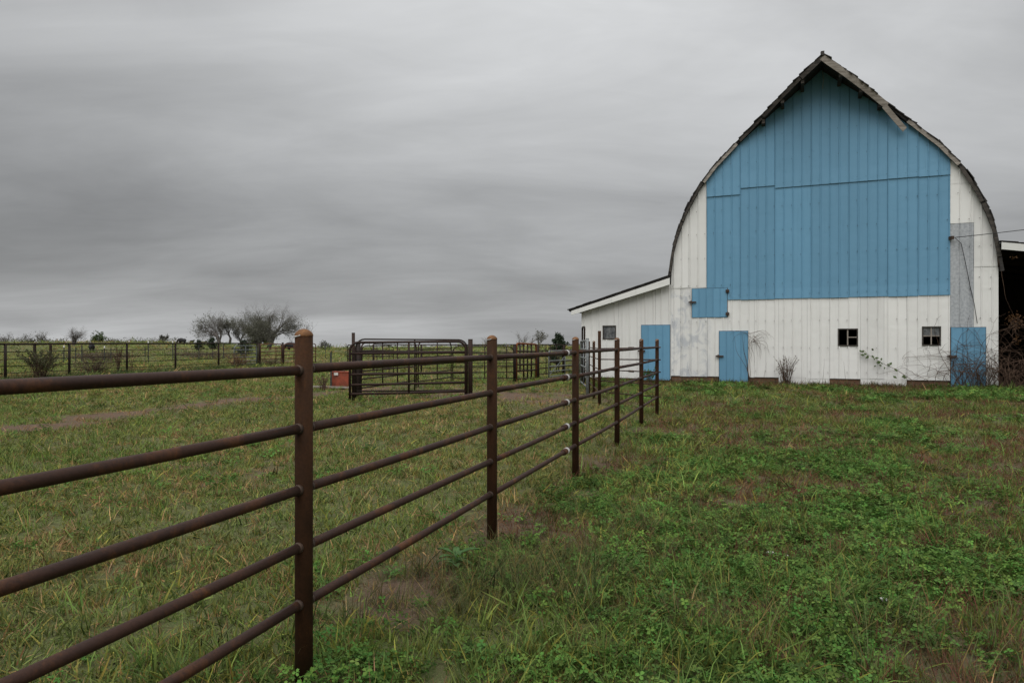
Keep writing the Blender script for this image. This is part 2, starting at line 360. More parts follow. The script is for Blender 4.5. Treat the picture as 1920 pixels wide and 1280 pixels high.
g2 = a.mix(a.ramp(a.noise(P, .11, 5, .65), [(.42, 0.0), (.62, .55)]), g1, (.150, .130, .068))        # drier ground in the far pasture
g2 = a.mix(a.ramp(a.noise(P, 12, 4, .7), [(.40, .45), (.60, 0.0)]), g2, (.055, .042, .026))
g2 = a.mix(a.ramp(a.noise(a.pos((1, 1.6, 1)), 150, 3, .75), [(.50, 0.0), (.66, .75)]), g2, (.17, .145, .075))
g2 = a.mix(a.ramp(a.noise(a.pos((1.5, 1, 1)), 95, 3, .75), [(.34, .7), (.46, 0.0)]), g2, (.030, .032, .014))
g2 = a.mix(a.math('MULTIPLY', sc_.outputs[1], .7), g2, (.090, .070, .046))
fin = a.mix(sc_.outputs[0], g2, soil)
a.col(fin); a.bump(a.noise(P, 18, 5, .7), .8, .04)
me.materials.append(a.m)
g_o = put('ground', me); tag(g_o, 'green pasture and lawn with worn brown soil patches', None, kind='structure')

# ------------------------------------------------------------------ barn
BX0, BY0 = 5.65734, 24.3
BW, BD = 9.75, 15.0
ANG = math.atan2(-.37950571, .9251894)
barn = empty('barn', (BX0, BY0, 0), ANG)
tag(barn, 'white and blue metal clad barn with arched roof and lean-to', 'barn')
CE = [0, .05, .16, .30, .55, 1.0, 1.55, 2.25, 2.9, 3.5, 4.1, 4.6, 4.875]
CZ = [3.75, 4.20, 4.85, 5.30, 5.95, 6.80, 7.50, 8.20, 8.77, 9.28, 9.76, 10.15, 10.40]
def roof_z(u):
    return float(np.interp(min(max(u, 0), BW) if u < BW / 2 else BW - min(u, BW), CE, CZ))
def over(u):
    e = min(u, BW - u)
    return .13 + .95 * float(sstep(2.1, 4.875, e)) ** 1.0
OPEN = [(-1.07, -.02, -1, 2.05), (.72, 1.93, 2.28, 3.31), (1.64, 2.61, -1, 1.82), (5.37, 5.96, 1.30, 1.87), (7.75, 8.26, 1.32, 1.92), (8.51, 9.44, -1, 1.89), (-2.49, -1.99, 1.53, 2.04)]
def sheet(parent, u0, u1, zb, zt, mat, v0, pitch=.279, phase=1.23, flare=0.0, seed=0, rowh=.5):
    """one ribbed metal sheet; zt is a number or a function of u"""
    top = zt if callable(zt) else (lambda u: zt)
    xs = {u0, u1}
    k0 = math.floor((u0 - phase) / pitch) - 1
    ribs = [phase + k * pitch for k in range(k0, k0 + int((u1 - u0) / pitch) + 4)]
    for r_ in ribs:
        for d in (-.024, -.012, .012, .024):
            if u0 < r_ + d < u1: xs.add(r_ + d)
    for o in OPEN:
        for e in (o[0], o[1]):
            if u0 < e < u1: xs.add(e)
    if callable(zt):
        xs |= set(np.arange(u0 + .07, u1, .12))
    xs = sorted(xs); xs2 = [xs[0]]
    for x in xs[1:]:
        if x - xs2[-1] > .004: xs2.append(x)
    xs2[-1] = u1
    rnd = random.Random(seed); tilt = rnd.uniform(-.004, .004)
    def prof(x):
        d = min(abs(x - r_) for r_ in ribs)
        return -.022 if d < .0125 else (-.022 * (.0245 - d) / .012 if d < .0245 else 0)
    def vv(x, z, zbot):
        w = .006 * math.sin(x * 5.1 + z * 2.3 + seed) + tilt * math.sin(z * 1.7 + seed * 2)
        fl = -flare * max(0, 1 - (z - zbot) / .35)
        return v0 + prof(x) + w * .5 + fl
    mb = MB()
    for xa, xb in zip(xs2[:-1], xs2[1:]):
        m = (xa + xb) / 2; ta, tb = top(xa), top(xb)
        segs = [(zb, None)]
        for o in sorted([o for o in OPEN if o[0] <= m <= o[1]], key=lambda o: o[2]):
            z0, _ = segs.pop()
            if o[2] > z0 + .01: segs.append((z0, o[2]))
            segs.append((max(z0, o[3]), None))
        for z0, z1 in segs:
            a1 = ta if z1 is None else min(z1, ta); b1 = tb if z1 is None else min(z1, tb)
            if max(a1, b1) <= z0 + .005: continue
            a1 = max(a1, z0); b1 = max(b1, z0)
            nr = max(1, int((max(a1, b1) - z0) / rowh + .5))
            vs = []; fs = []
            for i in range(nr + 1):
                za = z0 + (a1 - z0) * i / nr; zb_ = z0 + (b1 - z0) * i / nr
                vs += [(xa, vv(xa, za, zb), za), (xb, vv(xb, zb_, zb), zb_)]
            fs = [(2 * i, 2 * i + 1, 2 * i + 3, 2 * i + 2) for i in range(nr)]
            mb.add(vs, fs)
    return mb.build('metal_panel', mat, parent)
def part(name): 
    o = empty(name); o.parent = barn; return o
fw = part('front_wall')
rz = lambda u: roof_z(u) - .05
seed = 0
bcuts = [1.23, 2.355, 3.45, 4.585, 5.70, 6.80, 7.65, 8.50]
seam = [6.48, 6.69, 6.60, 6.60, 6.60, 6.605, 6.59]
for i in range(7):
    seed += 1; sheet(fw, bcuts[i] + .004, bcuts[i + 1], seam[i], rz, M['blue'], -.030 - .004 * (i % 2), flare=.012, seed=seed)
    seed += 1; sheet(fw, bcuts[i] + .004, bcuts[i + 1], 2.885 - .012 * (i % 2), seam[i] + .08, M['blue'], -.010 - .004 * (i % 2), flare=.014, seed=seed, rowh=.35)
wcuts = [1.94, 2.8, 3.57, 4.45, 5.12, 6.03, 6.7, 7.33, 8.50]
for i in range(8):
    seed += 1; sheet(fw, wcuts[i] + .004, wcuts[i + 1], .225 + .015 * (i % 3), 2.95, M['white'], .008 - .004 * (i % 2), seed=seed)
for u0, u1 in ((3.57, 4.4), (4.4, 5.12), (6.03, 6.7), (6.7, 7.33)):
    seed += 1; sheet(fw, u0 + .004, u1, -.15, .27, M['white'], .014, seed=seed)
for u0, u1 in ((0.0, .60), (.60, 1.226)):
    seed += 1; sheet(fw, u0 + .004, u1, 3.335, rz, M['white'], -.008, seed=seed)
for u0, u1 in ((0.0, .33), (.33, .70), (.70, 1.25), (1.25, 1.94)):
    seed += 1; sheet(fw, u0 + .004, u1, .215 + .01 * (seed % 3), 3.36, M['white'], .008 - .004 * (seed % 2), seed=seed)
seed += 1; sheet(fw, 8.505, 9.12, 6.30, rz, M['white'], -.014, seed=seed)
seed += 1; sheet(fw, 8.505, 9.12, 5.08, 6.35, M['white'], -.006, seed=seed)
seed += 1; sheet(fw, 8.505, 9.12, 1.89, 5.11, M['galv'], .004, seed=seed)
seed += 1; sheet(fw, 9.124, 9.75, 3.72, rz, M['white'], -.010, seed=seed)
seed += 1; sheet(fw, 9.124, 9.75, .13, 3.76, M['white'], .002, seed=seed)
# screws along the girts: too small to pick apart
mb = MB()
for zrow in [.45, 1.25, 2.15, 3.05, 3.4, 4.35, 5.2, 6.0, 6.75, 7.55, 8.4, 9.2]:
    for k in range(-1, 36):
        u = .07 + k * .279
        if not (0 < u < 9.7) or zrow > roof_z(u) - .25: continue
        if any(o[0] - .05 < u < o[1] + .05 and o[2] - .05 < zrow < o[3] + .05 for o in OPEN): continue
        if random.random() < .22: continue
        z = zrow + random.uniform(-.015, .015); uu = u + random.uniform(-.02, .02)
        mb.box((uu - .0065, -.045, z - .0065), (uu + .0065, .0, z + .0065))
sc = mb.build('screw_rows', M['iron'], fw); sc['kind'] = 'stuff'
# lean-to front
lw = part('lean_to_wall')
lt = lambda u: 2.45 + (u + 3.48) * (3.44 - 2.45) / 3.44 + .03
lc = [-3.31, -2.74, -1.9, -1.07, -.55, -.004]
for i in range(5):
    seed += 1; sheet(lw, lc[i] + .004, lc[i + 1], .12 + .01 * (i % 2), lt, M['white'], .010 - .004 * (i % 2), pitch=.285, phase=-3.2, seed=seed)
# solid walls behind the sheeting
part_boxes = lambda name, mat, boxes: [ (lambda mb: [mb.box(*b) for b in boxes] and mb.build(name, mat, barn))(MB()) ]
foundation = part_boxes('foundation', M['brick'], [((-3.29, .045, -.4), (-1.1, .3, .34)), ((.02, .045, -.4), (1.60, .3, .34)), ((2.65, .045, -.4), (8.47, .3, .34)), ((9.47, .045, -.4), (9.74, .3, .34))])
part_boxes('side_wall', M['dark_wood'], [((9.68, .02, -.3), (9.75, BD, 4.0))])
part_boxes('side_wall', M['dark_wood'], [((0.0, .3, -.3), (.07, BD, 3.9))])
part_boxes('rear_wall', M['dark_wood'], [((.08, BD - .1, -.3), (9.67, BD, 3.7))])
mb = MB(); us = np.linspace(0, BW, 41); mb.add([(u, BD - .04, 3.69) for u in us] + [(u, BD - .04, roof_z(u) - .06) for u in us], [(i, i + 1, 42 + i, 41 + i) for i in range(40)]); mb.build('rear_gable', M['dark_wood'], barn)
part_boxes('lean_to_side_wall', M['white'], [((-3.31, .02, -.3), (-3.25, BD, 2.44))])
part_boxes('lean_to_rear_wall', M['dark_wood'], [((-3.24, BD - .1, -.3), (-.01, BD, 2.44))])
part_boxes('floor', M['dark_wood'], [((-3.2, .32, -.3), (9.6, BD - .15, .05))])
# arched roof
us = sorted(set(list(np.linspace(0, .3, 6)) + list(np.linspace(.3, BW - .3, 60)) + list(np.linspace(BW - .3, BW, 6)) + [BW / 2]))
cin = []
for i, u in enumerate(us): cin.append(Vector((u, 0, roof_z(u) - .03)))
def nrm(i):
    t = cin[min(i + 1, len(cin) - 1)] - cin[max(i - 1, 0)]; return Vector((-t.z, 0, t.x)).normalized()
cout = [p + nrm(i) * .075 for i, p in enumerate(cin)]
cin[0] += Vector((-.03, 0, -.16)); cout[0] += Vector((-.05, 0, -.16)); cin[-1] += Vector((.03, 0, -.16)); cout[-1] += Vector((.05, 0, -.16))
k = len(us); mb = MB(); V = []
for i, u in enumerate(us):
    w = over(u)
    V += [(cout[i].x, -w, cout[i].z), (cout[i].x, BD + .3, cout[i].z), (cin[i].x, -w, cin[i].z), (cin[i].x, BD + .3, cin[i].z)]
fs = []
for i in range(k - 1):
    a_, b_ = 4 * i, 4 * i + 4
    fs += [(a_, b_, b_ + 1, a_ + 1), (a_ + 2, a_ + 3, b_ + 3, b_ + 2), (a_, a_ + 2, b_ + 2, b_), (a_ + 1, b_ + 1, b_ + 3, a_ + 3)]
fs += [(0, 1, 3, 2), (4 * k - 4, 4 * k - 2, 4 * k - 1, 4 * k - 3)]
mb.add(V, fs); roof = mb.build('roof', M['shingle'], barn)
def curve_pt(t):                     # t in 0..1 along the outer curve by arc length
    L = [0]
    for i in range(1, k): L.append(L[-1] + (cout[i] - cout[i - 1]).length)
    s = t * L[-1]; i = min(max(int(np.searchsorted(L, s)) - 1, 0), k - 2); q = (s - L[i]) / max(L[i + 1] - L[i], 1e-6)
    return cout[i].lerp(cout[i + 1], q), (cout[i + 1] - cout[i]).normalized(), L[-1]
# ragged shingle ends along the rim
_, _, LT = curve_pt(.5)
shm = []
for q in range(5):
    b = MB(); l = random.uniform(.26, .40); rr = random.uniform(-.03, .03)
    b.add([(-l / 2, -.03 + rr, 0), (l / 2, -.05 - rr, .004), (l / 2, .3, .008), (-l / 2, .3, .004), (-l / 2, -.03 + rr, .022), (l / 2, -.05 - rr, .026), (l / 2, .3, .028), (-l / 2, .3, .022)],
          [(0, 3, 2, 1), (4, 5, 6, 7), (0, 1, 5, 4), (1, 2, 6, 5), (2, 3, 7, 6), (3, 0, 4, 7)]); shm.append(b.mesh('shingle', M['shingle']))
n_sh = int(LT / .2)
for i in range(n_sh):
    t = (i + .5) / n_sh; p, tg, _ = curve_pt(t); u = p.x
    if min(u, BW - u) < .12: continue
    nn = Vector((-tg.z, 0, tg.x))
    ang = math.atan2(tg.z, tg.x)
    lift = random.uniform(-.01, .008) if random.random() < .8 else random.uniform(.0, .03)
    o = put('shingle', random.choice(shm), roof, (p.x + nn.x * lift, -over(min(max(u, 0), BW)) + random.uniform(-.035, .03), p.z + nn.z * lift), (0, -ang + random.uniform(-.10, .10), random.uniform(-.06, .06)))
# ridge tip that juts up at the very front
mb = MB(); mb.box((BW / 2 - .05, -1.16, 10.41), (BW / 2 + .05, .5, 10.54)); mb.build('ridge_cap', M['shingle'], roof)
# fascia boards along the rim: curve following strips
def fascia(e0, e1, side, hgt, mat, drop=0.0, off=.0, n=8, hang=None, name='fascia_board'):
    mb = MB(); pts = []
    for i in range(n + 1):
        e = e0 + (e1 - e0) * i / n; u = e if side < 0 else BW - e
        z = roof_z(u) - .02; z2 = roof_z(u + .02); 
        t = Vector((.02, 0, roof_z(u + .02) - roof_z(u))).normalized()
        nn = Vector((-t.z, 0, t.x))
        if hang: nn = nn; z -= hang * i / n
        base = Vector((u, -over(u) - .012 - off, z)) + nn * (.075 - drop)
        pts.append((base, base - nn * hgt))
    V = []
    for a1, b1 in pts:
        V += [a1 + Vector((0, -.028, 0)), a1, b1, b1 + Vector((0, -.028, 0))]
    fs = []
    for i in range(n):
        for j in range(4): fs.append((4 * i + j, 4 * i + (j + 1) % 4, 4 * i + 4 + (j + 1) % 4, 4 * i + 4 + j))
    fs += [(3, 2, 1, 0), (4 * n, 4 * n + 1, 4 * n + 2, 4 * n + 3)]
    mb.add(V, fs); return mb.build(name, mat, roof)
fascia(4.875, 3.0, 1, .19, M['fascia'], .0)
fascia(3.05, 2.45, 1, .16, M['fascia'], .07, .035, 4, .24)
fascia(2.42, 1.05, 1, .11, M['fascia'], .01)
fascia(1.0, .45, 1, .10, M['fascia_dark'], .02)
fascia(.43, .03, 1, .11, M['fascia_dark'], .0)
fascia(4.875, 4.25, -1, .14, M['fascia_dark'], .01)
fascia(4.23, 3.1, -1, .11, M['fascia_dark'], .02)
fascia(3.05, 2.35, -1, .09, M['fascia_dark'], .02)
fascia(2.25, 1.15, -1, .10, M['fascia'], .02)
fascia(1.1, .45, -1, .08, M['fascia_dark'], .02)
fascia(.43, .02, -1, .09, M['fascia_dark'], .0)
# lookout beams under the hood
for e, sd_ in ((4.35, 1), (3.75, 1), (3.2, 1), (4.3, -1), (3.7, -1), (3.1, -1)):
    u = e if sd_ < 0 else BW - e
    mb = MB(); mb.box((u - .05, -over(u) + .04, roof_z(u) - .22), (u + .05, .1, roof_z(u) - .08)); mb.build('lookout_beam', M['fascia_dark'], roof)
mb = MB(); mb.tube([(BW / 2 + .02, -.35, 10.38), (BW / 2 + .05, -.36, 9.9), (BW / 2 + .03, -.35, 9.62)], .012, 5); mb.build('hanging_rod', M['galv_pipe'], roof)
# lean-to roof
mb = MB(); mb.add([(-3.70, -.22, 2.56), (.0, -.22, 3.70), (.0, BD + .2, 3.70), (-3.70, BD + .2, 2.56), (-3.74, -.24, 2.615), (.0, -.24, 3.76), (.0, BD + .2, 3.76), (-3.74, BD + .2, 2.615)],
                  [(0, 3, 2, 1), (4, 5, 6, 7), (0, 1, 5, 4), (1, 2, 6, 5), (2, 3, 7, 6), (3, 0, 4, 7)])
lroof = mb.build('lean_to_roof', M['shingle'], barn)
for (ua, ub) in ((-3.62, -2.1), (-2.095, .0)):
    zf = lambda u: 2.585 + (u + 3.62) * (3.69 - 2.585) / 3.62
    hb = lambda u: .155 + (u + 3.62) / 3.62 * .08
    mb = MB(); mb.add([(ua, -.27, zf(ua) - hb(ua)), (ub, -.27, zf(ub) - hb(ub)), (ub, -.225, zf(ub) - hb(ub)), (ua, -.225, zf(ua) - hb(ua)), (ua, -.27, zf(ua)), (ub, -.27, zf(ub)), (ub, -.225, zf(ub)), (ua, -.225, zf(ua))],
                      [(0, 3, 2, 1), (4, 5, 6, 7), (0, 1, 5, 4), (1, 2, 6, 5), (2, 3, 7, 6), (3, 0, 4, 7)]); mb.build('fascia_board', M['white_wood'], lroof)
sm_ = shm[0]
for i in range(13):
    u = -3.6 + i * .29
    put('shingle', shm[i % 5], lroof, (u, -.22 + random.uniform(-.03, .01), 2.63 + (u + 3.74) * .3055 + random.uniform(0, .012)), (0, -.296 + random.uniform(-.03, .03), random.uniform(-.05, .05)))
# doors
def door(u0, u1, z0, z1, name, latch_left=True, hinges=True, label=None):
    d = empty(name); d.parent = barn
    if label: d['label'] = label
    fr = MB()
    for b in (((u0 - .02, .018, z0), (u0 + .03, .08, z1 + .02)), ((u1 - .03, .018, z0), (u1 + .02, .08, z1 + .02)), ((u0 + .031, .018, z1 - .03), (u1 - .031, .08, z1 + .02)), ((u0, .085, z0), (u1, .10, z1))): fr.box(*b)
    fr.build('door_frame', M['iron'], d)
    w = u1 - u0 - .03; nb = max(3, round(w / .26)); p = w / nb
    for i in range(nb):
        a0 = u0 + .015 + i * p
        mb = MB(); vv = -.022 - .003 * (i % 2)
        r = .014
        X = [a0 + .0015, a0 + .012, a0 + .024, a0 + p - .0015]; Y = [vv - r, vv - r, vv, vv]
        z_lo = z0 + .01 + random.uniform(0, .01); z_hi = z1 - .012
        V = []; fs = []
        for z in (z_lo, (z_lo + z_hi) / 2, z_hi): V += [(x, y + random.uniform(-.002, .002), z) for x, y in zip(X, Y)]
        for z in (z_lo, z_hi): V += [(X[0], .015, z), (X[-1], .015, z)]
        for j in range(2):
            for q in range(3): fs.append((4 * j + q, 4 * j + q + 1, 4 * j + q + 5, 4 * j + q + 4))
        fs += [(12, 0, 4, 8, 14), (3, 13, 15, 11, 7), (12, 13, 3, 2, 1, 0), (8, 9, 10, 11, 15, 14)]
        mb.add(V, fs); mb.build('door_panel', M['blue'], d)
    ul = u0 if latch_left else u1
    zl = z0 + (z1 - z0) * .53
    mb = MB(); mb.box((ul - .10, -.075, zl - .025), (ul + .16, -.042, zl + .025)); mb.box((ul - .04, -.09, zl - .04), (ul + .02, -.03, zl + .05)); mb.build('latch', M['iron'], d)
    if hinges:
        uh = u1 if latch_left else u0
        for zf in (.12, .88):
            zz = z0 + (z1 - z0) * zf
            mb = MB(); mb.box((uh - .06, -.06, zz - .05), (uh + .06, -.035, zz + .05)); mb.tube([(uh, -.06, zz - .08), (uh, -.06, zz + .08)], .016, 6); mb.build('hinge', M['iron'], d)
    return d
door(-1.07, -.02, .05, 2.05, 'door', True, False, 'blue lean-to door')
door(.72, 1.93, 2.28, 3.31, 'loft_door', True, True, 'small square blue loft door')
door(1.64, 2.61, -.05, 1.82, 'door', True, False, 'narrow blue door with dark latch')
door(8.51, 9.44, -.03, 1.89, 'door', True, False, 'blue door overgrown by bare vines')
# windows
def window(u0, u1, z0, z1, bars, panes, label, mat=None):
    w = empty('window'); w.parent = barn; w['label'] = label
    fr = MB(); t = .035
    fr.box((u0, -.02, z0), (u1, .07, z0 + t)); fr.box((u0, -.018, z1 - t), (u1, .07, z1)); fr.box((u0, -.016, z0 + t), (u0 + t, .07, z1 - t)); fr.box((u1 - t, -.016, z0 + t), (u1, .07, z1 - t))
    fr.build('window_frame', mat or M['fascia_dark'], w)
    um = (u0 + u1) / 2 ; zm = (z0 + z1) / 2
    for kind, x0, x1, y0, y1 in bars:
        b = MB(); b.box((u0 + x0 * (u1 - u0), .0 if kind == 'v' else .004, z0 + y0 * (z1 - z0)), (u0 + x1 * (u1 - u0), .045 if kind == 'v' else .04, z0 + y1 * (z1 - z0))); b.build('glazing_bar', M['plank'], w)
    for x0, x1, y0, y1 in panes:
        b = MB(); b.box((u0 + x0 * (u1 - u0), .018, z0 + y0 * (z1 - z0)), (u0 + x1 * (u1 - u0), .022, z0 + y1 * (z1 - z0))); b.build('pane', M['glass'], w)
    return w
window(5.37, 5.96, 1.30, 1.87, [('v', .46, .52, .06, .94), ('h', .52, .94, .48, .53)], [], 'glassless barn window beside the middle of the wall')
window(7.75, 8.26, 1.32, 1.92, [('v', .46, .52, .06, .94), ('h', .06, .46, .48, .53), ('h', .52, .94, .48, .53)], [(.06, .46, .53, .94), (.52, .94, .53, .94)], 'barn window with two dirty panes')
window(-2.49, -1.99, 1.53, 2.04, [], [(.06, .94, .06, .94)], 'small square lean-to window of grey glass')
# open shed on the right of the barn
shed = part('open_shed'); shed['label'] = 'dark open-fronted shed with white fascia'
def sh(name, mat, *boxes):
    mb = MB()
    for b in boxes: mb.box(*b)
    return mb.build(name, mat, shed)
mb = MB(); sz = lambda u: 4.43 - (u - 9.72) * .16
mb.add([(9.80, -.25, sz(9.8) - .05), (15.2, -.25, sz(15.2) - .05), (15.2, 9.2, sz(15.2) - .05), (9.80, 9.2, sz(9.8) - .05), (9.80, -.25, sz(9.8)), (15.2, -.25, sz(15.2)), (15.2, 9.2, sz(15.2)), (9.80, 9.2, sz(9.8))],
       [(0, 3, 2, 1), (4, 5, 6, 7), (0, 1, 5, 4), (1, 2, 6, 5), (2, 3, 7, 6), (3, 0, 4, 7)]); mb.build('shed_roof', M['shingle'], shed)
mb = MB(); mb.add([(9.76, -.31, sz(9.76) - .23), (15.1, -.31, sz(15.1) - .23), (15.1, -.265, sz(15.1) - .23), (9.76, -.265, sz(9.76) - .23), (9.76, -.31, sz(9.76) - .02), (15.1, -.31, sz(15.1) - .02), (15.1, -.265, sz(15.1) - .02), (9.76, -.265, sz(9.76) - .02)],
       [(0, 3, 2, 1), (4, 5, 6, 7), (0, 1, 5, 4), (1, 2, 6, 5), (2, 3, 7, 6), (3, 0, 4, 7)]); mb.build('shed_fascia', M['white_wood'], shed)
for u, r_ in ((9.95, .12), (10.35, .07)):
    put('loose_shingle', shm[2], shed, (u, -.25, sz(u) + .015), (0, r_, .1), (1.4, 1, 1))
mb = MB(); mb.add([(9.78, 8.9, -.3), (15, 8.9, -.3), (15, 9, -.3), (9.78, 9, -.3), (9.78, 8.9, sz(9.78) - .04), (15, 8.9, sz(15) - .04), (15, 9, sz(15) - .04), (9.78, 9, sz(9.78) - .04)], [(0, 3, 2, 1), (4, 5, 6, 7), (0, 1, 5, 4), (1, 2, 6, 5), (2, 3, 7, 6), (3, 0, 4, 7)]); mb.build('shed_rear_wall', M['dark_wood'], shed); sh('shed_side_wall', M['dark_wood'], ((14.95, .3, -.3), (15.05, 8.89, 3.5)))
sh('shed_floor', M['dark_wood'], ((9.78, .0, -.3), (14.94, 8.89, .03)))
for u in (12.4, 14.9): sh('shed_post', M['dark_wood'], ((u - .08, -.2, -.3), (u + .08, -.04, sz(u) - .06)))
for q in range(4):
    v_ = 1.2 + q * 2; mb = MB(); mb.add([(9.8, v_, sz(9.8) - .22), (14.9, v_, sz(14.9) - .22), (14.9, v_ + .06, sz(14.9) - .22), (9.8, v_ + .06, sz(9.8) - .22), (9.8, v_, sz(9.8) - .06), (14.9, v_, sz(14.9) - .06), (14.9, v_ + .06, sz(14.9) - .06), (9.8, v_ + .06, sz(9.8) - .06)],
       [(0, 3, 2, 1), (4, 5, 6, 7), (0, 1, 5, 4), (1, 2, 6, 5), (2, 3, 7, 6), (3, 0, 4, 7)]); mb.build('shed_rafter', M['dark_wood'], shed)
mb = MB(); mb.tube([(9.73, -.06, 4.1), (9.74, -.08, 3.85), (9.76, -.06, 3.68)], .035, 6); mb.build('gutter_stub', M['iron'], shed)
BM = Matrix.Translation((BX0, BY0, 0)) @ Matrix.Rotation(ANG, 4, 'Z')
def B2W(u, v, z): return BM @ Vector((u, v, z))
# power line
pl = MB(); p0 = B2W(8.53, -.1, 4.63); p1 = Vector((24.5, 12.2, 6.2)); pts = []
for i in range(25):
    t = i / 24; p = p0.lerp(p1, t); p.z -= 1.2 * t * (1 - t); pts.append(p)
pl.tube(pts, .011, 5)
pwo = pl.build('power_line', M['cable']); tag(pwo, 'thin black power line running from the barn gable off to the right', 'cable')
mb = MB(); mb.box((p0.x - .04, p0.y - .05, p0.z - .05), (p0.x + .04, p0.y + .1, p0.z + .05)); mb.build('insulator', M['iron'], pwo)
mb = MB(); pts = [B2W(8.62, -.08, 4.62), B2W(8.78, -.06, 4.45), B2W(8.86, -.05, 4.05), B2W(8.92, -.05, 3.7), B2W(9.02, -.05, 3.1), B2W(9.12, -.05, 2.6), B2W(9.2, -.05, 2.0)]; mb.tube(pts, .010, 5)
tag(mb.build('hanging_cable', M['cable']), 'black cable hanging down the grey sheet above the vine', 'cable')

# ------------------------------------------------------------------ pipe fences
def pipe_post(parent, x, y, top, r=.037, cap=True, mat='post', under=.3, n=16):
    z0 = gz(x, y); mb = MB()
    body_top = top - r * .75 if cap else top
    mb.tube([(x, y, z0 - under), (x, y, z0 + top * .5), (x, y, z0 + body_top)], r, n)
    p = mb.build('post', M[mat], parent)
    if cap:
        c = MB(); ring = []
        hs = [(0, 1.03), (.12, 1.04), (.35, .97), (.6, .80), (.82, .52), (.96, .2)]
        V = []; fs = []
        for hh, rr in hs: V += [(x + r * rr * math.cos(2 * math.pi * j / n), y + r * rr * math.sin(2 * math.pi * j / n), z0 + body_top + hh * r * .85) for j in range(n)]
        for i in range(len(hs) - 1):
            for j in range(n): fs.append((i * n + j, i * n + (j + 1) % n, (i + 1) * n + (j + 1) % n, (i + 1) * n + j))
        fs.append(tuple((len(hs) - 1) * n + j for j in range(n))); c.add(V, fs, True)
        c.build('cap', M['cap'], p)
        w = MB(); w.tube([(x - r * 1.0, y - r * .25, z0 + body_top - .002), (x - r * .7, y - r * .76, z0 + body_top - .003), (x - r * .1, y - r * 1.0, z0 + body_top + .003)], .0035, 5); w.build('weld_bead', M['silver'], p)
    return p
def rail(parent, a, b, r, mat='rail', n=12, sag=.006, seg=6, name='rail'):
    a = Vector(a); b = Vector(b); pts = []; bend = Vector((random.uniform(-1, 1), random.uniform(-1, 1), random.uniform(-1, .4))) * sag
    for i in range(seg + 1):
        t = i / seg; pts.append(a.lerp(b, t) + bend * 4 * t * (1 - t))
    mb = MB(); mb.tube(pts, r, n); return mb.build(name, M[mat], parent)
RZ = [1.333, 1.083, .832, .585, .342]
P = [(-2.37, -1.37), (-1.628, .765), (-.884, 2.9)] + [at(922.5, 4.985), at(1079, 7.28), at(1157, 9.385), at(1202.5, 11.6), at(1232, 13.55)]
f1 = empty('pipe_fence', (-.884, 2.9, 0)); tag(f1, 'near rusty pipe fence of five rails and domed posts running towards the barn', 'fence')
f1.location = (0, 0, 0)
for i, (x, y) in enumerate(P):
    pipe_post(f1, x, y, 1.497 + (.004 * ((i * 7) % 3 - 1)) - gz(x, y) * 1.0, .0375 if i < 4 else .0365)
for i in range(len(P) - 1):
    A, B = Vector((*P[i], 0)), Vector((*P[i + 1], 0)); d = (B - A).normalized()
    for j, z in enumerate(RZ):
        za = z + random.uniform(-.006, .006); zb = z + random.uniform(-.006, .006)
        a_ = A + d * .03; b_ = B - d * .03
        ro = rail(f1, (a_.x, a_.y, za), (b_.x, b_.y, zb), .0205, n=14)
        for end, q, zz in ((a_, 1, za), (b_, -1, zb)):
            w = MB(); w.tube([(end + d * q * .004) + Vector((0, 0, zz)), (end + d * q * .02) + Vector((0, 0, zz))], [.0245, .0215], 10); w.build('weld', M['iron'], ro)
        if i == 3:      # sleeve couplings just before the fifth post
            c = B - d * .40 ; zc_ = za + (zb - za) * .83
            w = MB(); w.tube([c - d * .09 + Vector((0, 0, zc_)), c - d * .085 + Vector((0, 0, zc_)), c + d * .09 + Vector((0, 0, zc_)), c + d * .095 + Vector((0, 0, zc_))], [.024, .030, .030, .024], 14); cp = w.build('coupling', M['rail'], ro)
            w = MB(); w.tube([c + d * .0 + Vector((0, 0, zc_)), c + d * .055 + Vector((0, 0, zc_))], [.0325, .0325], 14); cp2 = w.build('bare_ring', M['silver'], ro)
    # (each span is welded pipe)
cx6, cy6 = P[-1]
f2 = empty('pipe_fence'); tag(f2, 'short rusty pipe fence turning from the last domed post back to the barn', 'fence')
Q = [at(1124, 15.3), at(1113.5, 16.9), at(1104, 18.9)]
pipe_post(f2, *Q[0], 1.67, .036, False); pipe_post(f2, *Q[1], 1.45, .034, True); pipe_post(f2, *Q[2], 1.44, .034, False)
prev = Vector((cx6, cy6, 0)); zs0 = [1.334, 1.09, .845, .596, .353]; zs1 = [1.29, 1.05, .82, .57, .33]
for qi, q in enumerate(Q):
    cur = Vector((*q, 0)); d = (cur - prev).normalized()
    for j in range(5):
        st = prev - d * .10 if qi == 0 else prev + d * .02
        ro = rail(f2, (st.x, st.y, (zs0 if qi == 0 else zs1)[j]), (cur.x - d.x * .02, cur.y - d.y * .02, zs1[j]), .0125, n=8)
        if qi == 0 and j in (0, 2):
            m_ = prev.lerp(cur, .42); w = MB(); w.tube([m_ - d * .08 + Vector((0, 0, zs0[j] - .018)), m_ + d * .08 + Vector((0, 0, zs0[j] - .018))], .021, 8); w.build('coupling', M['iron'], ro)
    prev = cur
wend = B2W(-3.3, .0, 0); d = (wend - prev).normalized()
for j in range(5): rail(f2, (prev.x + d.x * .02, prev.y + d.y * .02, zs1[j]), (wend.x - .05, wend.y - .05, zs1[j]), .0125, n=8)

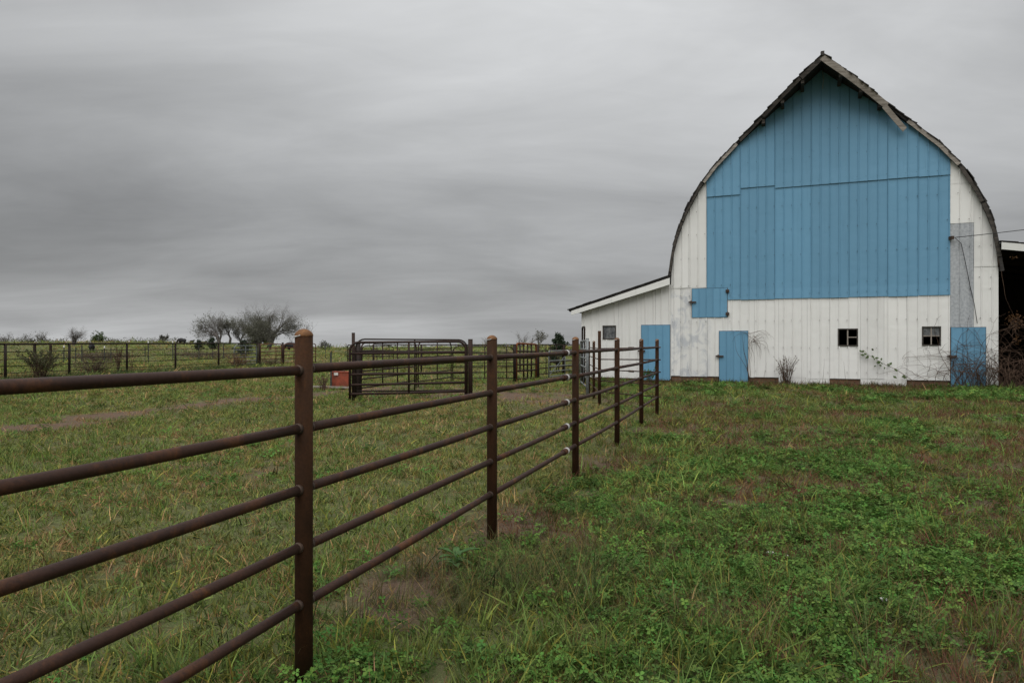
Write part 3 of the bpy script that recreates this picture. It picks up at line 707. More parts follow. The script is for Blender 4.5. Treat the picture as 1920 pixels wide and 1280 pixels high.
# far left pipe fence
f3 = empty('pipe_fence'); tag(f3, 'long dark pipe fence with thick top rail along the far left of the pasture', 'fence')
LP = [(-23.4, 14.4), (-22.1, 16.9), (-20.85, 19.4), (-19.6, 22.0)] + [at(10, 24.75), at(130, 27.3), at(238, 30.4), at(329, 33.1), at(410, 36.4), at(482, 39.7)]
for i, (x, y) in enumerate(LP): pipe_post(f3, x, y, 1.36, .048, False, 'panel_dark', n=8)
for i in range(len(LP) - 1):
    (xa, ya), (xb, yb) = LP[i], LP[i + 1]; za, zb = gz(xa, ya), gz(xb, yb)
    for j, (z, r_) in enumerate(((1.345, .04), (1.06, .016), (.79, .016), (.54, .016), (.28, .015), (.02, .015))):
        rail(f3, (xa, ya, za + z), (xb, yb, zb + z), r_, 'panel_dark', 6, .01, 4)

# ------------------------------------------------------------------ corral panels and gates
def corral(name, label, cat, A, B, zs, ups, r=.021, mat='panel', rr=.22, round_=(1, 1), legs=0.0, rail_r=None, brace=False, group=None, lift=(0, 0), frame_mat=None):
    """tube frame with rounded top corners, horizontal rails and uprights; A,B are (x,y), zs the rail heights"""
    t = empty(name, (0, 0, 0)); tag(t, label, cat, group)
    A3, B3 = Vector((A[0], A[1], gz(*A) + lift[0])), Vector((B[0], B[1], gz(*B) + lift[1])); D = B3 - A3; L = D.length; d = D / L
    top, bot = max(zs), min(zs)
    pt = lambda s, z: A3 + d * s + Vector((0, 0, z))
    path = [pt(0, legs)]
    if round_[0]:
        for q in range(6): a_ = math.pi / 2 * q / 5; path.append(pt(rr * (1 - math.cos(a_)), top - rr + rr * math.sin(a_)))
    else: path.append(pt(0, top))
    if round_[1]:
        for q in range(6): a_ = math.pi / 2 * q / 5; path.append(pt(L - rr + rr * math.sin(a_), top - rr + rr * math.cos(a_)))
    else: path.append(pt(L, top))
    path.append(pt(L, legs))
    mb = MB(); mb.tube(path, r, 8); mb.build('frame', M[frame_mat or mat], t)
    for z in sorted(zs)[:-1]:
        rail(t, pt(r * .5, z), pt(L - r * .5, z), rail_r or r * .9, mat, 8, .006, 4)
    for s in ups:
        mb = MB(); mb.tube([pt(L * s, bot), pt(L * s, top - .01)], r * .85, 8); mb.build('upright', M[mat], t)
    if brace:
        mb = MB(); mb.tube([pt(.05, bot + .05), pt(L * .5, top - .2)], r * .6, 6); mb.build('brace', M[mat], t)
    return t
ZP = [1.44, 1.17, .93, .66, .41, .19]
def cpost(label, px, d, h, r, mat='panel', group=None):
    t = empty('corral_post'); tag(t, label, 'post', group); x, y = at(px, d); pipe_post(t, x, y, h, r, False, mat, n=10)
    p = t.children[0]; mb = MB(); mb.tube([(x, y, gz(x, y) + h - .002), (x, y, gz(x, y) + h + .006)], r * 1.04, 10); mb.build('lid', M[mat], p); return t
corral('corral_gate', 'brown tube gate of six rails facing the camera between two square-topped posts', 'gate', at(656, 16.55), at(873, 17.2), ZP, (.50, ), .030, rr=.20, legs=.02, rail_r=.030)
corral('livestock_hurdle', 'second tube panel just behind the six-railed brown gate, its rounded right corner higher', 'hurdle', at(667, 16.95), at(876, 17.6), [1.49, 1.19, .2], (.52, ), .02, 'panel_dark', rr=.22, legs=.02)
cpost('tall square-topped rusty post at the left end of the brown corral gate', 662.5, 16.72, 1.66, .040)
cpost('rusty post at the right end of the brown corral gate', 882, 17.35, 1.49, .060)
cpost('thick dark post just behind the left end of the brown corral gate', 672, 17.7, 1.40, .055, 'panel_dark')
corral('livestock_hurdle', 'brown tube panel running back from the left gate post to the bowed pair of corners', 'hurdle', at(677, 17.9), at(780.5, 21.3), [1.42, 1.17, .92, .68, .47, .24], (.35, .62), .021, rr=.2, legs=.02)
corral('livestock_hurdle', 'brown tube panel behind the gate middle, from the bowed corners to the far row', 'hurdle', at(784, 21.35), at(846, 23.9), [1.42, 1.2, .95, .7, .45, .2], (.55, ), .021, rr=.2, legs=.02)
corral('livestock_hurdle', 'thin wide panel seen through the upper left of the brown gate', 'hurdle', at(679, 27.0), at(737.5, 27.4), [1.28, 1.1, .87, .62, .4, .2], (.38, .47, .86), .018, 'panel_dark', rr=.16, legs=.02)
ZD = [1.28, 1.04, .80, .57, .36, .15]
corral('livestock_hurdle', 'dark panel with short feet just right of the brown gate', 'hurdle', at(849, 24.0), at(963.5, 24.3), ZD, (.52, .88), .021, 'panel_dark', rr=.22, legs=.0)
cpost('dark post with an orange rusted panel edge beside it', 965, 24.4, 1.33, .06, 'panel_dark')
corral('livestock_hurdle', 'bright orange rusted grid panel beside the dark corral post', 'hurdle', at(968.5, 24.45), at(1005, 26.2), [1.38, 1.1, .86, .62, .4, .10], (.35, .55, .75), .034, 'panel', rr=.12, legs=.0, lift=(0, -.06), frame_mat='orange')
cpost('thick brown post behind the orange grid panel', 1007.5, 26.4, 1.31, .065, 'panel')
corral('livestock_hurdle', 'brown panel between the thick brown post and the dark cedar bush', 'hurdle', at(1010.5, 26.5), at(1055, 29.3), [1.31, 1.08, .84, .6, .38, .15], (.28, .45, .72), .021, 'panel', rr=.12, legs=.0)
cpost('dark post standing in front of the cedar bush', 1057, 29.5, 1.32, .06, 'panel_dark')
corral('livestock_hurdle', 'brown panel from the cedar bush towards the lean-to corner', 'hurdle', at(1059, 29.6), at(1108, 31.5), [1.31, 1.08, .84, .6, .38, .15], (.4, ), .021, 'panel', rr=.12, legs=.0)
# long back fence behind the pen
f4 = empty('pipe_fence'); tag(f4, 'dark pipe fence with level top rail behind the corral pen', 'fence')
FP = [at(700, 31.5), at(790, 31.6), at(880, 31.7), at(975, 31.8)]
for x, y in FP: pipe_post(f4, x, y, 1.30, .04, False, 'panel_dark', n=8)
for (xa, ya), (xb, yb) in zip(FP[:-1], FP[1:]):
    for z, r_ in ((1.31, .03), (.98, .013), (.72, .013), (.47, .013), (.25, .013)): rail(f4, (xa, ya, z + gz(xa, ya)), (xb, yb, z + gz(xb, yb)), r_, 'panel_dark', 6, .01, 3)
# galvanised gates by the barn
corral('livestock_gate', 'grey galvanised gate slanting between the orange panels and the third near fence post', 'gate', at(1029, 23.7), at(1086, 27.2), [1.12, .95, .77, .58, .40, .22], (.5, ), .02, 'galv_pipe', rr=.1, legs=.2, brace=True)
corral('livestock_gate', 'grey galvanised gate seen nearly edge-on beside the lean-to corner', 'gate', at(1100, 18.6), at(1089, 21.4), [1.46, 1.22, .97, .72, .46, .2], (.5, ), .024, 'galv_pipe', rr=.08, legs=.05)
cpost('grey gate post beside the lean-to corner', 1101.5, 18.55, 1.52, .04, 'galv_pipe')
corral('bow_gate', 'tall narrow dark bow gate at the left corner of the lean-to', 'gate', at(1092, 23.0), at(1096, 22.4), [1.93, 1.2, .9, .6, .3], (), .03, 'panel_dark', rr=.08, legs=.0)
# gates in the far left fence
corral('livestock_gate', 'grey tube gate with round corner in the far left fence', 'gate', at(439, 37.9), at(481, 39.6), [1.20, .97, .76, .56, .36, .18], (.5, ), .03, 'galv_pipe', rr=.2, legs=.1)
cpost('dark hinge post of the red tube gate in the far left fence', 486, 40.0, 1.36, .06, 'panel_dark')
corral('livestock_gate', 'faded red tube gate with diagonal brace in the far left fence', 'gate', at(488.5, 40.2), at(528, 42.1), [1.30, 1.06, .84, .62, .40, .14], (.72, ), .028, 'redgate', rr=.16, legs=.05, brace=True)
cpost('brown post to the right of the faded red gate', 530, 42.3, 1.38, .065, 'panel')
corral('livestock_hurdle', 'brown tube panel joining the far red gate to the near domed post', 'hurdle', at(532.5, 42.4), at(592, 45.0), [1.30, 1.06, .84, .62, .40, .14], (.3, .62), .028, 'redgate', rr=.16, legs=.05)
corral('livestock_hurdle', 'dark panel behind the pen at the foot of the far ridge', 'hurdle', at(652, 38.0), at(664, 36.0), [1.25, 1.0, .75, .5, .25], (), .03, 'panel_dark', rr=.2, legs=.0)

# wire fence in the pasture
wf = empty('wire_fence'); tag(wf, 'wire fence on thin steel posts in the pasture behind the far left fence', 'fence')
TP = [(65, 45, .08, 1.25, 0), (95, 45.4, .075, 1.22, 0), (120, 45.7, .028, 1.15, 1), (142, 46.2, .028, 1.05, 0), (153.5, 46.3, .035, 1.2, 0), (196, 47, .028, 1.1, 1), (208, 47.2, .026, 1.0, 0), (272, 48.5, .026, 1.1, 0), (278, 48.7, .032, 1.45, 1), (324, 49.5, .03, 1.45, 1), (373, 51, .026, 1.2, 0), (419, 53, .03, 1.25, 0), (452, 54.5, .03, 1.2, 0)]
tops = []
for px, d, r_, h, wt in TP:
    x, y = at(px, d); z0 = gz(x, y); mb = MB(); mb.box((x - r_, y - r_ * .5, z0 - .3), (x + r_, y + r_ * .5, z0 + h)); p = mb.build('steel_post', M['tpost'] if r_ < .05 else M['panel_dark'], wf)
    if wt: mb = MB(); mb.box((x - r_ - .004, y - r_ * .5 - .004, z0 + h - .10), (x + r_ + .004, y + r_ * .5 + .004, z0 + h + .04)); mb.build('white_tip', M['white_tip'], p)
    tops.append((x, y, z0))
for hz in (.3, .6, .9):
    mb = MB(); mb.tube([(x, y, z + hz) for x, y, z in tops], .006, 4); mb.build('wire', M['wire'], wf)
for i, (px, d, h, lab) in enumerate(((621, 20.6, 1.14, 'dark steel post standing beside the red metal box'), (610.5, 60, 1.3, 'thin dark post on the slope above the red metal box'), (649, 62, 1.3, 'thin dark post on the slope left of the corral gate post'))):
    x, y = at(px, d); z0 = gz(x, y); mb = MB(); mb.box((x - .016, y - .016, z0 - .3), (x + .016, y + .016, z0 + h)); mb.box((x - .026, y - .028, z0 - .3), (x + .026, y - .0165, z0 + h - .02)); tag(mb.build('steel_post', M['tpost']), lab, 'post')

# red metal box, white bucket lid on it, plank beside it
x, y = at(639, 20.9); z0 = gz(x, y) 
t = empty('red_feed_box', (x, y, z0), .1); tag(t, 'rusty red metal box with white flakes standing left of the corral gate', 'box')
mb = MB(); mb.box((-.26, -.2, .07), (.26, .2, .52)); b = mb.build('body', M['red'], t)
bv = b.modifiers.new('Bevel', 'BEVEL'); bv.width = .02; bv.segments = 2
mb = MB(); mb.box((-.275, -.215, .50), (.275, .215, .53)); mb.build('lid', M['red'], t)
for sx_ in (-1, 1):
    mb = MB(); mb.box((sx_ * .22 - .03, -.18, -.1), (sx_ * .22 + .03, .18, .075)); mb.build('foot', M['iron'], t)
mb = MB(); mb.box((-.17, -.225, .42), (-.05, -.2155, .50)); mb.build('white_label', M['pale'], t)
mb = MB(); mb.box((-.12, -.12, .531), (.13, .12, .66)); o = mb.build('salt_block', M['pale']); o.location = (x, y, z0); o.modifiers.new('Bevel', 'BEVEL').width = .03; tag(o, 'pale block lying on top of the rusty red box', 'block')
mb = MB(); mb.box((-.75, -.06, 0), (.75, .06, .05)); o = mb.build('plank', M['plank']); xx, yy = at(610, 20.5); o.location = (xx, yy, gz(xx, yy) + .06); o.rotation_euler = (0, .02, -.08); tag(o, 'weathered grey plank on the grass left of the red box', 'plank')
for k_, (px, d, ang, zz) in enumerate(((676, 17.3, .5, .40), (677, 17.2, .55, .17))):
    pass

# ------------------------------------------------------------------ trees
def rvec(): 
    v = Vector((random.gauss(0, 1), random.gauss(0, 1), random.gauss(0, 1))); return v.normalized()
def grow(mbT, mbW, leaves, p, d, L, r, depth, spread, up, wind, thin=3):
    nseg = 3; pts = [p.copy()]; rads = [r]; q = p.copy(); dd = d.copy()
    for i in range(nseg):
        dd = (dd + rvec() * .16 + Vector((0, 0, up)) + wind * .3).normalized(); q = q + dd * (L / nseg); pts.append(q.copy()); rads.append(r * (1 - .38 * (i + 1) / nseg))
    big_ = depth >= 3
    (mbT if big_ else mbW).tube(pts, rads, 6 if depth >= 4 else (4 if big_ else 3), False)
    if depth <= 2:
        leaves.append((q.copy(), L)); leaves.append((pts[1], L)); leaves.append((pts[2], L))
    if depth == 0: return
    nb = random.choice((3, 4, 4)) if depth > 1 else thin
    for i in range(nb):
        t = random.uniform(.22, 1.0) if i else 1.0
        k_ = min(int(t * nseg), nseg - 1); s = pts[k_].lerp(pts[k_ + 1], t * nseg - k_)
        side = rvec(); side = (side - dd * side.dot(dd)).normalized()
        nd = (dd * 1.0 + side * random.uniform(spread * .6, spread * 1.2)).normalized()
        grow(mbT, mbW, leaves, s, nd, L * random.uniform(.66, .90), rads[k_ + 1] * random.uniform(.50, .72), depth - 1, spread, up, wind, thin)
def add_leaves(mb, pts, n, size, jit):
    if not pts: return
    for _ in range(n):
        p, L = random.choice(pts); c = p + rvec() * random.random() * jit
        a_ = rvec(); b_ = a_.cross(rvec()).normalized(); s = size * random.uniform(.6, 1.3)
        mb.add([c - a_ * s, c + b_ * s * .5, c + a_ * s, c - b_ * s * .5], [(0, 1, 2, 3)])
def tree(name, label, px, d, h, leafn=0, leaf_mat=None, leaf=.2, spread=.75, depth=5, lean=(0, 0), up=.06, wind=(0, 0, 0), trunk=.28, thin=4, leaf_low=None, group=None, seed_=1, cat='tree', jit=None, stems=1, twig_scale=1.0, base=None, tk=.19):
    random.seed(seed_ * 977 + 3)
    x, y = at(px, d); z0 = gz(x, y) if base is None else base
    t = empty(name, (x, y, z0)); tag(t, label, cat, group)
    T, Wm, L = MB(), MB(), []
    for s in range(stems):
        dd = Vector((lean[0] + (random.uniform(-.5, .5) if stems > 1 else 0), lean[1] + (random.uniform(-.5, .5) if stems > 1 else 0), 1)).normalized()
        grow(T, Wm, L, Vector((random.uniform(-.1, .1) * stems, 0, -.3)), dd, h * tk, trunk, depth, spread, up, Vector(wind), thin)
    zmax = max(v[2] for v in (Wm.v or T.v)); k_ = h / max(zmax, .1)
    for m_ in (T, Wm): m_.v = [(v[0] * k_, v[1] * k_, v[2] * k_) for v in m_.v]
    L = [(p * k_, l) for p, l in L]
    T.build('trunk', M['bark'], t)
    if Wm.v: Wm.build('crown', M['twig'], t)
    if leafn:
        pl_ = [q for q in L if leaf_low is None or q[0].z < h * leaf_low * random.uniform(.8, 1.2)]
        lm = MB(); add_leaves(lm, pl_, leafn, leaf, jit or h * .06); lm.build('foliage', M[leaf_mat], t)
    return t
GT = 'trees of the grove on the ridge'
tree('grove_tree', 'leftmost grove tree, wide and leaning left with thin leaves', 416, 196, 11.0, 3000, 'leaf_olive', .13, .85, 6, (-.45, 0), .05, (-.12, 0, 0), .38, group=GT, seed_=11)
tree('grove_tree', 'bare forked grove tree right beside the leftmost leaning one', 409, 190, 10.0, 150, 'leaf_grey', .14, .55, 5, (.05, 0), .10, (0, 0, 0), .36, group=GT, seed_=12, tk=.28)
tree('grove_tree', 'short leafy olive tree in the gap left of the tall grove trees', 430, 202, 9.8, 3200, 'leaf_olive', .14, .7, 5, (0, 0), .08, (0, 0, 0), .3, group=GT, seed_=13)
tree('grove_tree', 'slim leafy tree just left of the tallest grove trees', 450, 205, 7.6, 2200, 'leaf_olive', .14, .65, 5, (0, 0), .10, (0, 0, 0), .25, group=GT, seed_=14)
tree('grove_tree', 'tall grove tree with bare upper twigs left of the tallest', 476, 200, 14.0, 5200, 'leaf_olive', .14, .75, 6, (-.03, 0), .07, (0, 0, 0), .42, group=GT, seed_=15, leaf_low=.62)
tree('grove_tree', 'tallest grove tree, bare twigs swept to the right', 506, 197, 14.4, 3600, 'leaf_olive', .14, .9, 6, (.12, 0), .04, (.20, 0, 0), .45, group=GT, seed_=16, leaf_low=.55)
tree('grove_tree', 'dense low evergreen mass under the right of the grove', 506, 194, 7.6, 7000, 'leaf_olive', .16, .8, 4, (0, 0), .02, (0, 0, 0), .22, group=GT, seed_=17, jit=1.2, stems=4, tk=.14)
tree('grove_tree', 'dense dark leafy tree at the grove centre', 484, 193, 8.8, 7000, 'leaf_olive', .16, .8, 4, (0, 0), .03, (0, 0, 0), .22, group=GT, seed_=18, jit=1.2, stems=3, tk=.15)
tree('bare_tree', 'small bare tree showing right behind the nearest fence post cap', 577, 190, 8.2, 0, None, .2, .55, 4, (0, 0), .08, (0, 0, 0), .22, seed_=21, thin=2)
GB = 'bare trees along the left horizon'
tree('bare_tree', 'bushy bare tree with one long branch pointing right above the far left fence', 137, 118, 4.0, 0, None, .2, .9, 5, (.1, 0), .02, (.12, 0, 0), .14, group=GB, seed_=22, stems=2)
tree('bare_tree', 'round pale bare tree left of the cow on the left skyline', 47, 250, 5.6, 300, 'leaf_grey', .2, .8, 5, (0, 0), .04, (0, 0, 0), .16, group=GB, seed_=23, stems=2, base=-.4)
tree('bare_tree', 'round grey bare tree right of the cow on the left skyline', 78, 245, 6.3, 300, 'leaf_grey', .2, .8, 5, (0, 0), .04, (0, 0, 0), .18, group=GB, seed_=24, stems=2, base=-.4)
tree('bare_tree', 'bare tree cut by the left edge of the photo on the horizon', 2, 240, 5.6, 200, 'leaf_grey', .2, .8, 5, (0, 0), .04, (0, 0, 0), .18, group=GB, seed_=25, stems=2, base=-.4)
tree('leafy_tree', 'small green leafy tree on the left skyline beside a grazing cow', 190, 230, 5.2, 2600, 'leaf_green', .2, .85, 4, (0, 0), .03, (0, 0, 0), .2, seed_=26, stems=2, base=-.3)
tree('leafy_tree', 'small round grey tree alone on the horizon', 302, 330, 6.4, 2600, 'leaf_grey', .22, .75, 4, (0, 0), .05, (0, 0, 0), .2, seed_=27, base=-1.4)
tree('bare_tree', 'faint low shrub on the horizon left of the lone round grey tree', 255, 330, 4.0, 400, 'leaf_grey', .2, .8, 4, (0, 0), .05, (0, 0, 0), .16, seed_=28, stems=3, base=-1.2)
tree('dark_shrub', 'low dark shrub on the ridge right of the nearest fence post', 606, 150, 2.0, 900, 'leaf_olive', .13, .9, 4, (0, 0), .0, (0, 0, 0), .08, seed_=29, stems=3, cat='shrub')
tree('bare_tree', 'windblown bare tree behind the orange grid panel', 987, 128, 3.6, 60, 'leaf_grey', .12, .6, 4, (.15, 0), .06, (.14, 0, 0), .08, seed_=30, thin=2, stems=2)
tree('leafy_tree', 'small tufted tree with leaves behind the orange grid panel', 1008, 130, 3.5, 420, 'leaf_olive', .14, .6, 4, (.1, 0), .08, (.1, 0, 0), .1, seed_=31, thin=2)
tree('bare_tree', 'faint bare tree showing left of the second fence post', 912, 260, 5.0, 0, None, .2, .7, 4, (0, 0), .05, (0, 0, 0), .12, seed_=32, thin=2, base=-1.0)
tree('bare_tree', 'tiny dark sapling left of the windblown bare tree', 974, 126, 2.2, 90, 'leaf_grey', .1, .6, 3, (0, 0), .08, (0, 0, 0), .06, seed_=33, thin=2)
# far scrub line on the left horizon: reads as one mass
random.seed(5); mb = MB()
for i in range(120):
    px = random.uniform(-40, 345); d = random.uniform(300, 340); x, y = at(px, d); hgt = random.uniform(1.4, 3.2)
    for q in range(26):
        c = Vector((x + random.gauss(0, 1.6), y, -1.3 + 1.6 + random.random() * hgt)); a_ = rvec(); b_ = a_.cross(rvec()).normalized(); s = .3
        mb.add([c - a_ * s, c + b_ * s * .6, c + a_ * s, c - b_ * s * .6], [(0, 1, 2, 3)])
tag(mb.build('hedge_line', M['leaf_grey']), 'faint line of scrub along the far left horizon', 'scrub', kind='stuff')

# evergreen saplings and shrubs
def cedar(label, px, d, h, w, trunk_h, mat='cedar', n=1400, seed_=1, lf=.05, cat='shrub', name='cedar_bush', group=None):
    random.seed(seed_ * 31 + 7); x, y = at(px, d); t = empty(name, (x, y, gz(x, y))); tag(t, label, cat, group)
    T = MB(); T.tube([(0, 0, -.2), (.03, 0, h * .4), (.0, .02, h * .9)], [.05 * w, .035 * w, .008], 6)
    Fm = MB(); tips = []
    for i in range(46):
        z = trunk_h + (h - trunk_h) * (i / 46) ** .9; a_ = random.uniform(0, 6.28); ll = w * (1 - ((z - trunk_h) / (h - trunk_h)) ** 1.4) * random.uniform(.55, 1.15) + .06
        e = Vector((math.cos(a_) * ll, math.sin(a_) * ll, z + ll * .45)); T.tube([(0, 0, z), e * .5 + Vector((0, 0, z * .5 - .03)), e], [.012, .008, .004], 3, False)
        for q in range(5): tips.append((Vector((0, 0, z)).lerp(e, .3 + .17 * q), .1))
    add_leaves(Fm, tips, n, lf, .13 * w + .05)
    T.build('stem', M['bark'], t); Fm.build('foliage', M[mat], t); return t
cedar('dark cedar bush behind the third near fence post', 1047, 31.5, 1.75, .75, .35, n=2600, seed_=1, lf=.055)
cedar('small cedar sapling left of its twin beyond the far left fence', 373, 52, 1.5, .45, .75, n=900, seed_=2, lf=.06)
cedar('small cedar sapling with dark crown right of its twin beyond the far left fence', 398, 53, 1.7, .6, .8, n=1100, seed_=3, lf=.06)
cedar('low spreading cedar beyond the far fence, left of the red gate', 457, 60, 1.5, 1.1, .1, n=1500, seed_=4, lf=.07)
def scrub(label, px, d, h, w, mat, n, seed_, leafn=0, leaf_mat='scrub', name='bare_shrub', cat='shrub', group=None, lf=.03):
    random.seed(seed_ * 13 + 5); x, y = at(px, d); t = empty(name, (x, y, gz(x, y))); tag(t, label, cat, group)
    S = MB(); tips = []
    for i in range(n):
        a_ = random.uniform(0, 6.28); rr_ = random.random() ** .6 * w; hh = h * random.uniform(.45, 1.0)
        p0_ = Vector((random.gauss(0, w * .15), random.gauss(0, w * .15), -.05)); p2 = Vector((math.cos(a_) * rr_, math.sin(a_) * rr_, hh)); p1_ = p0_.lerp(p2, .55) + Vector((0, 0, hh * .22))
        S.tube([p0_, p1_, p2], [.006, .0045, .002], 3, False); tips += [(p2, .1), (p1_, .1), (p1_.lerp(p2, .5), .1)]
        for q in range(2):
            e = p1_.lerp(p2, random.random()) ; S.tube([e, e + rvec() * .12 * h], [.003, .0015], 3, False)
    S.build('stems', M[mat], t)
    if leafn: Fm = MB(); add_leaves(Fm, tips, leafn, lf, .08 * w); Fm.build('foliage', M[leaf_mat], t)
    return t
scrub('olive brushy shrub against the far left fence below the left skyline cow', 75, 25.6, 1.15, .75, 'vine', 120, 1, 2200, 'scrub_green', lf=.035)
scrub('brown scrub against the far left fence between its second and third posts', 175, 29.0, .75, 1.1, 'vine', 130, 2, 900, 'scrub')
scrub('tall dry reddish stalk shrub beside the third far fence post', 222, 30.0, 1.45, .28, 'vine', 34, 3, 260, 'rust_leaf')
scrub('dry bent stalk right of the third far fence post', 246, 31.2, 1.2, .3, 'vine', 14, 4, 90, 'rust_leaf')
scrub('rusty brown weeds at the foot of the grey gate in the far left fence', 447, 37.0, .8, .9, 'vine', 90, 5, 700, 'rust_leaf')
scrub('dry weeds at the foot of the red gate in the far left fence', 510, 40.5, .5, 1.1, 'vine', 80, 6, 500, 'scrub')
scrub('tuft of dead weed stems left of the red metal box', 607, 20.2, .55, .3, 'vine', 34, 7, 60, 'rust_leaf')
scrub('dead brown brush beyond the wire fence below the black cow', 190, 50, .7, 2.6, 'vine', 200, 8, 1600, 'scrub', lf=.06)
scrub('dead brown brush beyond the wire fence around the cedar saplings', 385, 56, .65, 3.2, 'vine', 200, 9, 1400, 'scrub', lf=.06)
scrub('leggy dry weed clump beside the narrow blue barn door', 1474, 22.4, 1.0, .42, 'vine', 70, 10, 120, 'scrub')
scrub('dark leafy weed before the blue lean-to door', 1218, 23.6, .55, .28, 'vine', 20, 12, 160, 'weed_leaf', name='leafy_weed', lf=.05)

# vines on the barn
def wander(mb, p, d, n, step, turn, r, pull):
    pts = [p.copy()]; dd = d.copy()
    for i in range(n):
        dd = (dd + rvec() * turn + pull * (i / n)).normalized(); p = p + dd * step; p.y = min(p.y, -.05); pts.append(p.copy())
    mb.tube(pts, [r * (1 - .75 * i / n) for i in range(n + 1)], 4, False); return pts
random.seed(44); vt = empty('bare_vine', (BX0, BY0, 0), ANG); tag(vt, 'tangle of bare brown vines over the right blue door and shed corner', 'vine')
S = MB(); tips = []
for i in range(72):
    u = random.gauss(9.2, .42); p = Vector((u, -.07 - random.random() * .25, -.05)); d = Vector((random.uniform(-.35, .3), random.uniform(-.1, .05), 1)).normalized()
    pts = wander(S, p, d, random.randint(10, 22), random.uniform(.11, .17), .33, random.uniform(.005, .010), Vector((random.uniform(-.6, .6), 0, -.16)))
    tips += pts[4:]
for i in range(95):
    p = random.choice(tips); wander(S, p.copy(), rvec(), random.randint(4, 9), .09, .5, .005, Vector((0, 0, -.25)))
for i in range(55):                                        # the mass hanging in the shed mouth
    u = random.uniform(9.8, 10.7); p = Vector((u, -.1 - random.random() * .4, -.05)); d = Vector((random.uniform(-.3, .2), 0, 1)).normalized()
    pts = wander(S, p, d, random.randint(8, 14), random.uniform(.11, .17), .3, random.uniform(.006, .011), Vector((random.uniform(-.3, .5), 0, -.42))); tips += pts[5:]
pts = wander(S, Vector((9.78, -.12, 3.7)), Vector((.25, 0, -1)), 12, .14, .12, .009, Vector((0, 0, 0)))
for i in range(26): wander(S, pts[-1] + rvec() * .12 + Vector((0, -.05, 0)), Vector((random.uniform(-.5, .5), 0, -1)).normalized(), 7, .1, .45, .005, Vector((0, 0, .1)))
S.build('stems', M['vine'], vt)
L_ = MB(); add_leaves(L_, [(pts[-1] + rvec() * .18, .1) for _ in range(40)] + [(Vector((10.1, -.15, 3.95)), .1)] * 6 + [(Vector((10.15, -.2, 1.5)), .1)] * 10, 160, .035, .14); L_.build('dry_leaves', M['rust_leaf'], vt)
random.seed(45); vt = empty('bare_vine', (BX0, BY0, 0), ANG); tag(vt, 'wispy bare vine hanging down the hinge side of the narrow blue door', 'vine'); S = MB()
for i in range(16):
    wander(S, Vector((2.68 + random.uniform(-.06, .1), -.08, random.uniform(1.35, 1.75))), Vector((random.uniform(-.5, .7), 0, random.uniform(-1, .5))).normalized(), 9, .09, .4, .006, Vector((0, 0, -.55)))
for i in range(4): wander(S, Vector((2.66, -.07, -.05)), Vector((random.uniform(-.05, .1), 0, 1)), 15, .12, .16, .009, Vector((0, 0, .1)))
S.build('stems', M['vine'], vt)
random.seed(46); vt = empty('climbing_sprig', (BX0, BY0, 0), ANG); tag(vt, 'leafy sprig arching left across the white wall between the two barn windows', 'plant'); S = MB()
pts = [Vector(q) for q in ((7.65, -.12, -.05), (7.45, -.14, .25), (7.05, -.12, .55), (6.6, -.1, .78), (6.25, -.09, 1.02), (6.08, -.09, 1.2))]
S.tube(pts, [.008, .008, .007, .006, .005, .003], 4, False); S.build('stem', M['vine'], vt)
lf = []
for i in range(34):
    t_ = random.random() ** .8; k_ = min(int(t_ * 5), 4); c = pts[k_].lerp(pts[k_ + 1], t_ * 5 - k_) + Vector((random.gauss(0, .12), -.02, random.gauss(-.06, .10) if t_ > .35 else random.gauss(-.15, .15)))
    if 6.9 < c.x < 7.3: c.z -= .12
    a_ = (Vector((random.uniform(-1, 1), -.3, random.uniform(-1, .2)))).normalized(); b_ = a_.cross(Vector((0, -1, .3))).normalized(); s = random.uniform(.04, .08)
    q = MB(); q.add([c - a_ * s, c + b_ * s * .55 - a_ * s * .1, c + a_ * s, c - b_ * s * .55 - a_ * s * .1, c + Vector((0, -.008, 0))], [(0, 1, 4), (1, 2, 4), (2, 3, 4), (3, 0, 4)]); q.build('leaf', M['leaf_green'], vt)
for i, (u, h_) in enumerate(((4.9, .95), (5.6, .85), (3.1, .8), (7.9, .5))):
    random.seed(60 + i); S = MB(); p = Vector((0, 0, -.05)); S2 = wander(S, Vector((0, -.1, -.05)), Vector((.04, 0, 1)), 8, h_ / 8, .08, .006, Vector((0, 0, 0)))
    o = S.build('dry_stalk', M['vine']); o.matrix_world = Matrix.Translation(B2W(u, -.15, 0)) @ Matrix.Rotation(ANG, 4, 'Z')
    tag(o, ['thin dry stalk against the white wall left of the glassless window', 'thin dry stalk under the glassless window', 'leaning dry stalk against the wall right of the narrow blue door', 'short dry stalk under the window with dirty panes'][i], 'weed')

